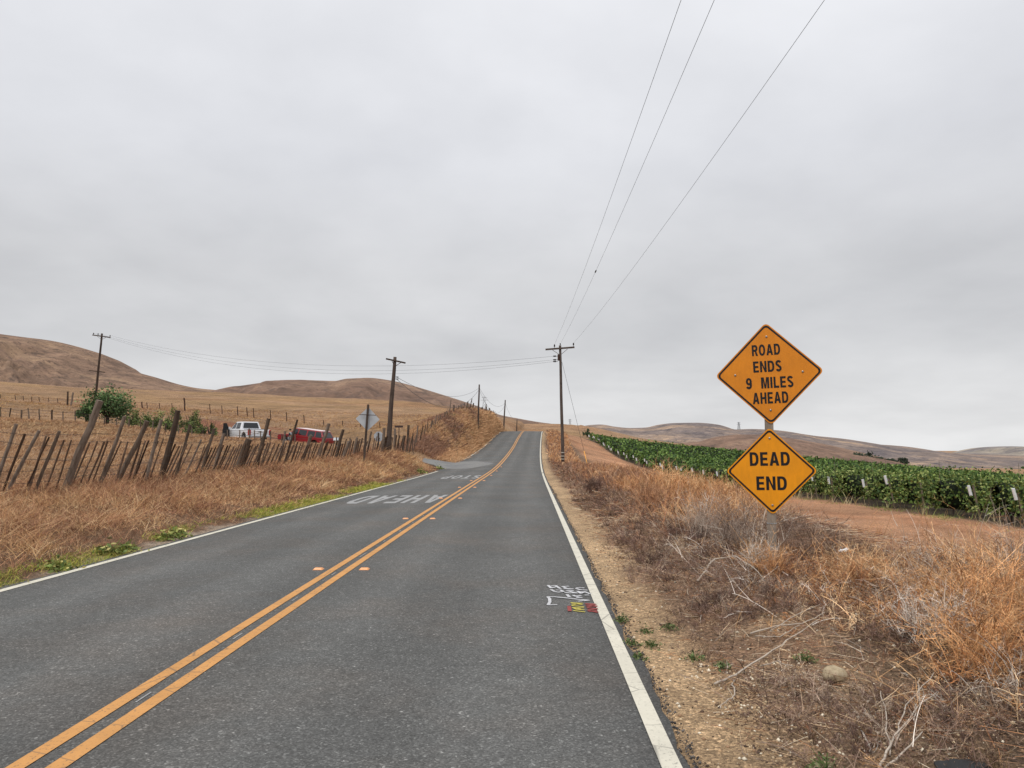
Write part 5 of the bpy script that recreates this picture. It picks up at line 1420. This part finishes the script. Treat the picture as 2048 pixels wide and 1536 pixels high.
tree('shrub', 386, 850, 71, 2.2, 2.1, 'tallest domed dark green shrub near the right end of the row', 'shrub', GD, 1100, .13, .1, GB, 11)
tree('shrub', 376, 866, 65, 2.2, 1.4, 'low shrub in front of the tallest domed one', 'shrub', GD, 800, .13, .1, GB, 10)
tree('shrub', 421, 850, 70, 1.5, 1.6, 'small round green shrub at the right end of the row by the white pickup', 'shrub', GD, 800, .13, .1, GB, 9)
tree('shrub', 404, 856, 68, 1.0, .9, 'smallest green shrub beside the round one at the row end', 'shrub', GD, 400, .12, .1, GB, 6)
tree('shrub', 1174, 862, 178, 2.2, 1.5, 'small dark bush alone on the ridge at the top of the dirt track', 'shrub', [lin(52, 66, 46), lin(66, 80, 54)], 500, .3, .1, None, 8)
GF = 'far trees beyond the vineyard'
for px, pb, w, h, lab in ((1704, 921, 20, 8, 'left rounded tree of the dark grove beyond the vineyard'), (1731, 922, 17, 8.5, 'right taller tree of the dark grove beyond the vineyard'), (1682, 920, 9, 4, 'low bush at the left end of the dark grove beyond the vineyard'), (1768, 925, 13, 5, 'dark tree left of the pale farm building'), (1806, 926, 9, 4.5, 'dark tree right of the pale farm building'), (1785, 925, 8, 3, 'low dark bush in front of the pale farm building')):
    Yd = 560.0
    p = at(px, pb, Yd)
    o = empty('far_tree', p, 0, lab, 'tree', GF)
    P, sh = crown_pts(900, w * .5, w * .5, h * .55, h * .4, 12)
    V, Q, C = leaf_quads(P, np.full(900, 1.5), pal(900, [lin(58, 68, 56), lin(70, 80, 62)]) * sh[:, None])
    link('crown', np_mesh('crown', V, Q, C), M_leaf, o)
    MB().tube([(0, 0, -6), (0, 0, h * .5)], .5, 6).build('trunk', M_pole, o)
p = at(1789, 924, 600)
fb_ = empty('farm_building', p + Vector((0, 0, -4)), R(12), 'pale farm building with low roof among trees beyond the vineyard', 'building')
MB().prism([(-7, 0), (7, 0), (7, 5.2), (-7, 5.2)], -4, 4).build('wall', plain('pale_wall', lin(206, 196, 184), .8), fb_)
MB().prism([(-7.6, 5.2), (7.6, 5.2), (5.0, 7.2), (-5.0, 7.2)], -4.6, 4.6).build('roof', plain('grey_roof', lin(150, 138, 130), .8), fb_)

# ------------------------------------------------------------------ vineyard rows
M_sleeve = plain('white_sleeve', lin(214, 218, 220), .5, 0, .1)
M_vpost = plain('grape_post', lin(118, 108, 92), .85, 0, .2, 20)
VG = [lin(80, 100, 48), lin(96, 118, 56), lin(62, 84, 42), lin(116, 132, 68), lin(150, 158, 94)]
VD = 2.6
GV = 'grapevine rows of the vineyard'
Yr = 22.8
ri = 0
M_core = leafy('vine_core', .3, .7, .2)
while Yr < 152:
    x0 = 15.9 + .25 * math.sin(ri * 2.1)
    x1 = max(x0 + 14, Yr * .86 + 4)
    gz0 = H1(x0, Yr)
    lab = 'long row of green leafy grapevines with an end post beside the dirt track'
    if ri == 0: lab = 'nearest row of green leafy grapevines at the right edge of the photo'
    o = empty('vine_row', (x0, Yr, gz0), 0, lab, 'vine row', GV)
    Lr = x1 - x0
    leaf = max(.13, Yr * .0034)
    nlf = int(min(16000, Lr * 3.4 / (leaf * leaf) * (1.1 if Yr > 50 else 2.2)))
    tx = rng.random(nlf) * Lr
    # hanging leaf wall: rounded section with ragged shoots at the top
    ang = rng.uniform(-.6, math.pi + .6, nlf)
    hw = .52 + .22 * (fbm(tx * .9, tx * 0 + ri, 150, 2) - .5); hh = .62 + .5 * (fbm(tx * .8, tx * 0 + ri, 160, 3) - .5)
    rr = rng.uniform(.55, 1.08, nlf)
    yv = np.cos(ang) * hw * rr; zv = .84 + np.sin(ang) * hh * rr
    shoots = rng.random(nlf) < .07; zv = np.where(shoots, 1.3 + rng.random(nlf) ** 2 * .55, zv)
    endcap = rng.random(nlf) < min(.12, 1.0 / Lr); tx = np.where(endcap, rng.uniform(-.78, .2, nlf), tx); yv = np.where(endcap, yv * rng.random(nlf), yv); zv = np.where(endcap, rng.uniform(.25, 1.4, nlf), zv)
    skirt = rng.random(nlf) < .12; zv = np.where(skirt, rng.uniform(.3, .75, nlf), zv)
    gx_ = x0 + tx; gz_ = H(gx_, np.full(nlf, Yr), False)
    P = np.stack([tx, yv, gz_ - gz0 + zv], 1)
    vg_ = VG if Yr < 60 else [np.array(c_) * np.array([.9, 1.0, .95]) for c_ in VG[:4]]
    cols = pal(nlf, vg_) * (.75 + .5 * fbm(tx * .5, tx * 0 + ri * 3.3, 170, 3))[:, None]
    V, Q, C = leaf_quads(P, np.full(nlf, leaf), cols)
    # inner foliage as a dark tube, the row's inner shade put into its colour
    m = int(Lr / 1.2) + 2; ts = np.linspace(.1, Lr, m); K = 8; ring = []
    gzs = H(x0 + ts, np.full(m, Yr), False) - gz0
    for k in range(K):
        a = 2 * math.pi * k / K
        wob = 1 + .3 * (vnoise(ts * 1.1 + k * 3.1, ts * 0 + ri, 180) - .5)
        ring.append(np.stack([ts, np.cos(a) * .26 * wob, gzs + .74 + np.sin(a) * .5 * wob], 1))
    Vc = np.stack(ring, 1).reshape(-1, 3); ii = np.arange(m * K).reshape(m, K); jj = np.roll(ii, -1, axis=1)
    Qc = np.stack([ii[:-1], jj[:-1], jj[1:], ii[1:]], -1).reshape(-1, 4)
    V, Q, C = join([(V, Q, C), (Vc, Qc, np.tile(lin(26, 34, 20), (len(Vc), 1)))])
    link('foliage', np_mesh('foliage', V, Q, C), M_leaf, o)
    if Yr < 75:
        mb = MB()
        for xx in np.arange(.6, min(Lr, 24), 2.4):
            g_ = H1(x0 + xx, Yr) - gz0
            mb.tube([(xx, 0, g_ - .1), (xx + .05, .02, g_ + .45), (xx, 0, g_ + .95)], [.035, .03, .025], 5)
        mb.build('vine_trunks', M_pole, o)
    lean = -.22 + random.uniform(-.06, .1)
    ep = MB().tube([(-.42, -.04, -.2), (-.42 + lean, -.04 + random.uniform(-.04, .04), 1.2)], .03 + Yr * .0002, 7).build('end_post', M_vpost, o)
    hs = random.uniform(.76, .98)
    if ri not in (2, 11, 12, 15, 19, 22, 23, 27, 30, 34, 38, 41):
        rs_ = .042 + Yr * .0003
        MB().tube([(-.56 + lean * .72, -.06, hs), (-.56 + lean * 1.02, -.06, hs + .34)], rs_, 10).build('sleeve', M_sleeve, ep)
    if Yr < 45:
        for xx in (1.4,) if ri % 2 else (3.1,):
            MB().tube([(xx, .0, .0 + H1(x0 + xx, Yr) - gz0), (xx + .03, 0, 2.0 + H1(x0 + xx, Yr) - gz0)], .009, 6).build('stake', M_vpost, o)
    Yr += VD; ri += 1

# ------------------------------------------------------------------ vehicles
M_white = plain('white_car_paint', lin(222, 224, 228), .25, 0, .03, 2, .5)
M_red = plain('red_car_paint', lin(138, 28, 36), .28, 0, .05, 2, .5)
M_roofw = plain('pale_roof', lin(226, 206, 206), .3, 0, .03, 2, .5)  # pale tone of the wagon's roof panel
M_glass = plain('dark_glass', lin(30, 34, 38), .12, 0, .1, 2, .6)
M_tyre = plain('tyre_rubber', lin(26, 26, 27), .85, 0, .1)
M_rim = plain('wheel_rim', lin(170, 172, 176), .35, .7, .08)
M_tail = plain('tail_light', lin(170, 16, 22), .3, 0, .05)
M_trim = plain('black_trim', lin(24, 24, 26), .6, 0, .1)
def arch(cx_, r, z0, n=7): return [(cx_ + r * math.cos(a), z0 + r * math.sin(a)) for a in np.linspace(0, math.pi, n)]
def wheel(parent, x_, y_, r):
    w = MB().tube([(0, -.12, 0), (0, -.105, 0), (0, .105, 0), (0, .12, 0)], [r * .9, r, r, r * .9], 20).build('wheel', M_tyre, parent, False)
    w.location = (x_, y_, r)
    sg = 1 if y_ > 0 else -1
    MB().tube([(0, .1 * sg, 0), (0, .125 * sg, 0), (0, .13 * sg, 0)], [r * .62, r * .6, r * .2], 14).build('rim', M_rim, w)
    return w
def loft(mb, lo, hi):
    """lo, hi: lists of (x,y,z) loops"""
    n = len(lo); mb.add(lo + hi, [tuple(range(n)), tuple(range(2 * n - 1, n - 1, -1))] + [(i, (i + 1) % n, (i + 1) % n + n, i + n) for i in range(n)])
def pane(parent, a, b_, c_, d_, off, name='window'):
    q = [Vector(v) for v in (a, b_, c_, d_)]
    nn = (q[1] - q[0]).cross(q[3] - q[0]).normalized() * .012
    if nn.dot(Vector(off)) < 0: nn = -nn
    m = sum(q, Vector()) / 4
    mb = MB(); mb.add([v + nn * .2 for v in q] + [v + nn for v in q], [(0, 1, 2, 3), (4, 5, 6, 7), (0, 1, 5, 4), (1, 2, 6, 5), (2, 3, 7, 6), (3, 0, 4, 7)])
    return mb.build(name, M_glass, parent)

def place_vehicle(o, px, py, Y, yaw, pitch=0, roll=0):
    p = at(px, py, Y)
    o.location = (p.x, p.y, H1(p.x, p.y) + .0)
    o.rotation_euler = (roll, pitch, yaw)

# white crew cab pickup: x forward, y left
wp = empty('pickup_truck', (0, 0, 0), 0, 'white crew cab pickup with its front door open behind the field fence', 'pickup')
hw_ = .97
low = [(-2.75, .55)] + arch(-1.65, .5, .48)[::-1] + arch(1.75, .5, .48)[::-1] + [(2.7, .5), (2.75, .95), (2.68, 1.12), (1.35, 1.2), (1.3, 1.2), (-.95, 1.2), (-.98, 1.2), (-2.72, 1.18)]
MB().prism(low, -hw_, hw_).build('body', M_white, wp, False, .04)
cabm = MB()
loft(cabm, [(1.35, -.93, 1.19), (1.35, .93, 1.19), (-.98, .93, 1.19), (-.98, -.93, 1.19)], [(.45, -.72, 1.86), (.45, .72, 1.86), (-.78, .72, 1.88), (-.78, -.72, 1.88)])
cabm.build('cab', M_white, wp, False, .05)
def cabp(f, x_lo, x_hi, sg):     # point on the cab side wall at height fraction f
    y_ = .93 + (.72 - .93) * f; z_ = 1.19 + (1.86 - 1.19) * f
    return (x_lo + (x_hi - x_lo) * f, sg * y_, z_)
for sg in (1, -1):
    pane(wp, cabp(.1, 1.12, .5, sg), cabp(.1, .25, .25, sg), cabp(.88, .25, .2, sg), cabp(.88, 1.02, .42, sg), (0, sg, .3))
    pane(wp, cabp(.1, .12, .12, sg), cabp(.1, -.72, -.62, sg), cabp(.88, -.7, -.62, sg), cabp(.88, .1, .12, sg), (0, sg, .3))
pane(wp, (-.985 + .02, .72, 1.32), (-.985 + .02, -.72, 1.32), (-.83, -.6, 1.78), (-.83, .6, 1.78), (-1, 0, .2), 'rear_window')
pane(wp, (1.22, .78, 1.27), (1.22, -.78, 1.27), (.55, -.64, 1.8), (.55, .64, 1.8), (1, 0, .4), 'windscreen')
MB().box((-2.735, 0, .86), (.05, 1.62, .5)).build('tailgate', M_white, wp, False, .015)
tg = MB().box((-2.77, 0, 1.0), (.02, .3, .06)).build('tailgate_handle', M_trim, wp)
MB().box((-2.84, 0, .58), (.16, 1.86, .16)).build('bumper', M_rim, wp, False, .02)
for sg in (1, -1):
    MB().box((-2.66, sg * .91, .93), (.26, .17, .46)).build('tail_light', M_tail, wp, False, .02)
    MB().box((2.72, sg * .78, .9), (.1, .3, .18)).build('headlight', M_rim, wp, False, .02)
    MB().box((1.05, sg * 1.1, 1.3), (.12, .2, .2)).build('mirror', M_white, wp, False, .03)
    for x_ in (-1.65, 1.75): wheel(wp, x_, sg * .87, .41)
MB().box((-1.86, 0, 1.21), (1.5, 1.5, .04)).build('bed_cover', M_trim, wp)
dr = MB(); dr.box((-.5, 0, .0), (.9, .07, .66)); dr.prism([(-.9, .33), (-.1, .33), (-.45, .88), (-.86, .88)], -.025, .025)
dro = dr.build('door', M_trim, wp, False, .01); dro.location = (1.2, 1.0, .85); dro.rotation_euler = (0, 0, R(-62))
place_vehicle(wp, 492, 888, 67, R(180 - 47), R(-1), R(0))

# red long wagon
rw = empty('red_wagon', (0, 0, 0), 0, 'red long-bodied wagon with a pale roof behind the leaning fence', 'car')
hw_ = .98
low = [(-2.72, .5)] + arch(-1.7, .5, .45)[::-1] + arch(1.72, .5, .45)[::-1] + [(2.66, .45), (2.75, .8), (2.62, 1.02), (1.5, 1.16), (-2.72, 1.18), (-2.78, .9)]
MB().prism(low, -hw_, hw_).build('body', M_red, rw, False, .05)
cm_ = MB(); loft(cm_, [(1.52, -.94, 1.15), (1.52, .94, 1.15), (-2.7, .94, 1.17), (-2.7, -.94, 1.17)], [(.75, -.74, 1.8), (.75, .74, 1.8), (-2.25, .74, 1.83), (-2.25, -.74, 1.83)]); cm_.build('cabin', M_red, rw, False, .05)
rf = MB(); rf.box((-.78, 0, 1.845), (2.9, 1.44, .05)); rf.build('roof', M_roofw, rw, False, .02)
def cw(f, xl, xh, sg): return (xl + (xh - xl) * f, sg * (.94 - .2 * f), 1.16 + .65 * f)
for sg in (1, -1):
    for a0, a1, b0, b1 in ((1.3, .72, .42, .42), (.28, .28, -.62, -.6), (-.78, -.76, -1.62, -1.56), (-1.74, -1.68, -2.5, -2.24)):
        pane(rw, cw(.1, a0, a1, sg), cw(.1, b0, b1, sg), cw(.88, b0, b1, sg), cw(.88, a0, a1, sg), (0, sg, .3))
    MB().box((-2.74, sg * .86, .98), (.08, .14, .34)).build('tail_light', M_tail, rw, False, .015)
    MB().box((2.66, sg * .74, .86), (.14, .34, .18)).build('headlight', M_rim, rw, False, .02)
    MB().box((1.15, sg * 1.1, 1.26), (.12, .2, .16)).build('mirror', M_red, rw, False, .03)
    for x_ in (-1.7, 1.72): wheel(rw, x_, sg * .88, .39)
pane(rw, (-2.66, .74, 1.25), (-2.66, -.74, 1.25), (-2.33, -.6, 1.74), (-2.33, .6, 1.74), (-1, 0, .4), 'rear_window')
pane(rw, (1.42, .8, 1.23), (1.42, -.8, 1.23), (.84, -.66, 1.75), (.84, .66, 1.75), (1, 0, .5), 'windscreen')
MB().box((-2.82, 0, .56), (.14, 1.88, .18)).build('bumper', M_trim, rw, False, .02)
dr = MB(); dr.box((-.5, 0, 0), (1.0, .07, .68)); dr.prism([(-.95, .34), (-.1, .34), (-.45, .92), (-.92, .92)], -.025, .025)
dro = dr.build('door', M_red, rw, False, .01); dro.location = (1.25, 1.02, .82); dro.rotation_euler = (0, 0, R(-50))
place_vehicle(rw, 610, 893, 74.5, R(180 - 22), R(-7), 0)
for v in (wp, rw): v.location.z += .02

# ------------------------------------------------------------------ person by the red wagon
def skin_mesh(name, joints, edges, radii, mat, parent=None, sub=2, root=0):
    me = bpy.data.meshes.new(name); me.from_pydata(joints, edges, [])
    o = link(name, me, mat, parent)
    m = o.modifiers.new('Skin', 'SKIN'); m.use_smooth_shade = True
    sv = me.skin_vertices[0].data
    for i, r in enumerate(radii): sv[i].radius = (r, r) if not isinstance(r, tuple) else r; sv[i].use_root = (i == root)
    s_ = o.modifiers.new('Sub', 'SUBSURF'); s_.levels = sub; s_.render_levels = sub
    return o
M_skin = plain('skin', lin(168, 122, 98), .6)
M_vest = plain('dark_vest', lin(28, 30, 38), .8)
M_shirt = plain('grey_trousers', lin(142, 148, 154), .85)
M_hair = plain('dark_hair', lin(40, 32, 28), .7)
J = [(0, 0, .95), (0, 0, 1.15), (0, 0, 1.38), (0, .01, 1.5), (0, .015, 1.6), (0, .02, 1.68),
     (.19, 0, 1.4), (.25, .06, 1.14), (.24, .2, .95), (-.19, 0, 1.4), (-.24, .1, 1.15), (-.2, .3, 1.08),
     (.1, 0, .9), (.11, .02, .5), (.12, -.02, .08), (.12, .12, .05), (-.1, 0, .9), (-.12, .04, .5), (-.12, .0, .08), (-.12, .14, .05)]
E = [(0, 1), (1, 2), (2, 3), (3, 4), (4, 5), (2, 6), (6, 7), (7, 8), (2, 9), (9, 10), (10, 11), (0, 12), (12, 13), (13, 14), (14, 15), (0, 16), (16, 17), (17, 18), (18, 19)]
RR = [.15, .14, .15, .06, .09, .085, .065, .05, .035, .065, .05, .035, .09, .065, .045, .04, .09, .065, .045, .04]
p = at(580, 886, 70.6)
pe = skin_mesh('person', J, E, RR, M_skin)
pe.location = (p.x, p.y, H1(p.x, p.y)); pe.rotation_euler = (0, 0, R(-60))
tag(pe, 'person in dark vest and grey trousers at the open door of the red wagon', 'person')
skin_mesh('vest', J[:3] + [J[6], J[9]], [(0, 1), (1, 2), (2, 3), (2, 4)], [.175, .17, .175, .085, .085], M_vest, pe)
skin_mesh('trousers', [J[0]] + J[12:15] + J[16:19], [(0, 1), (1, 2), (2, 3), (0, 4), (4, 5), (5, 6)], [.17, .115, .085, .075, .115, .085, .075], M_shirt, pe)
skin_mesh('sleeves', [J[2], J[6], J[7], J[9], J[10]], [(0, 1), (1, 2), (0, 3), (3, 4)], [.1, .08, .065, .08, .065], M_shirt, pe)
hr = blob('hair', M_hair, (0, -.01, 1.7), (.105, .12, .1), 2.0, 2, pe, .1)
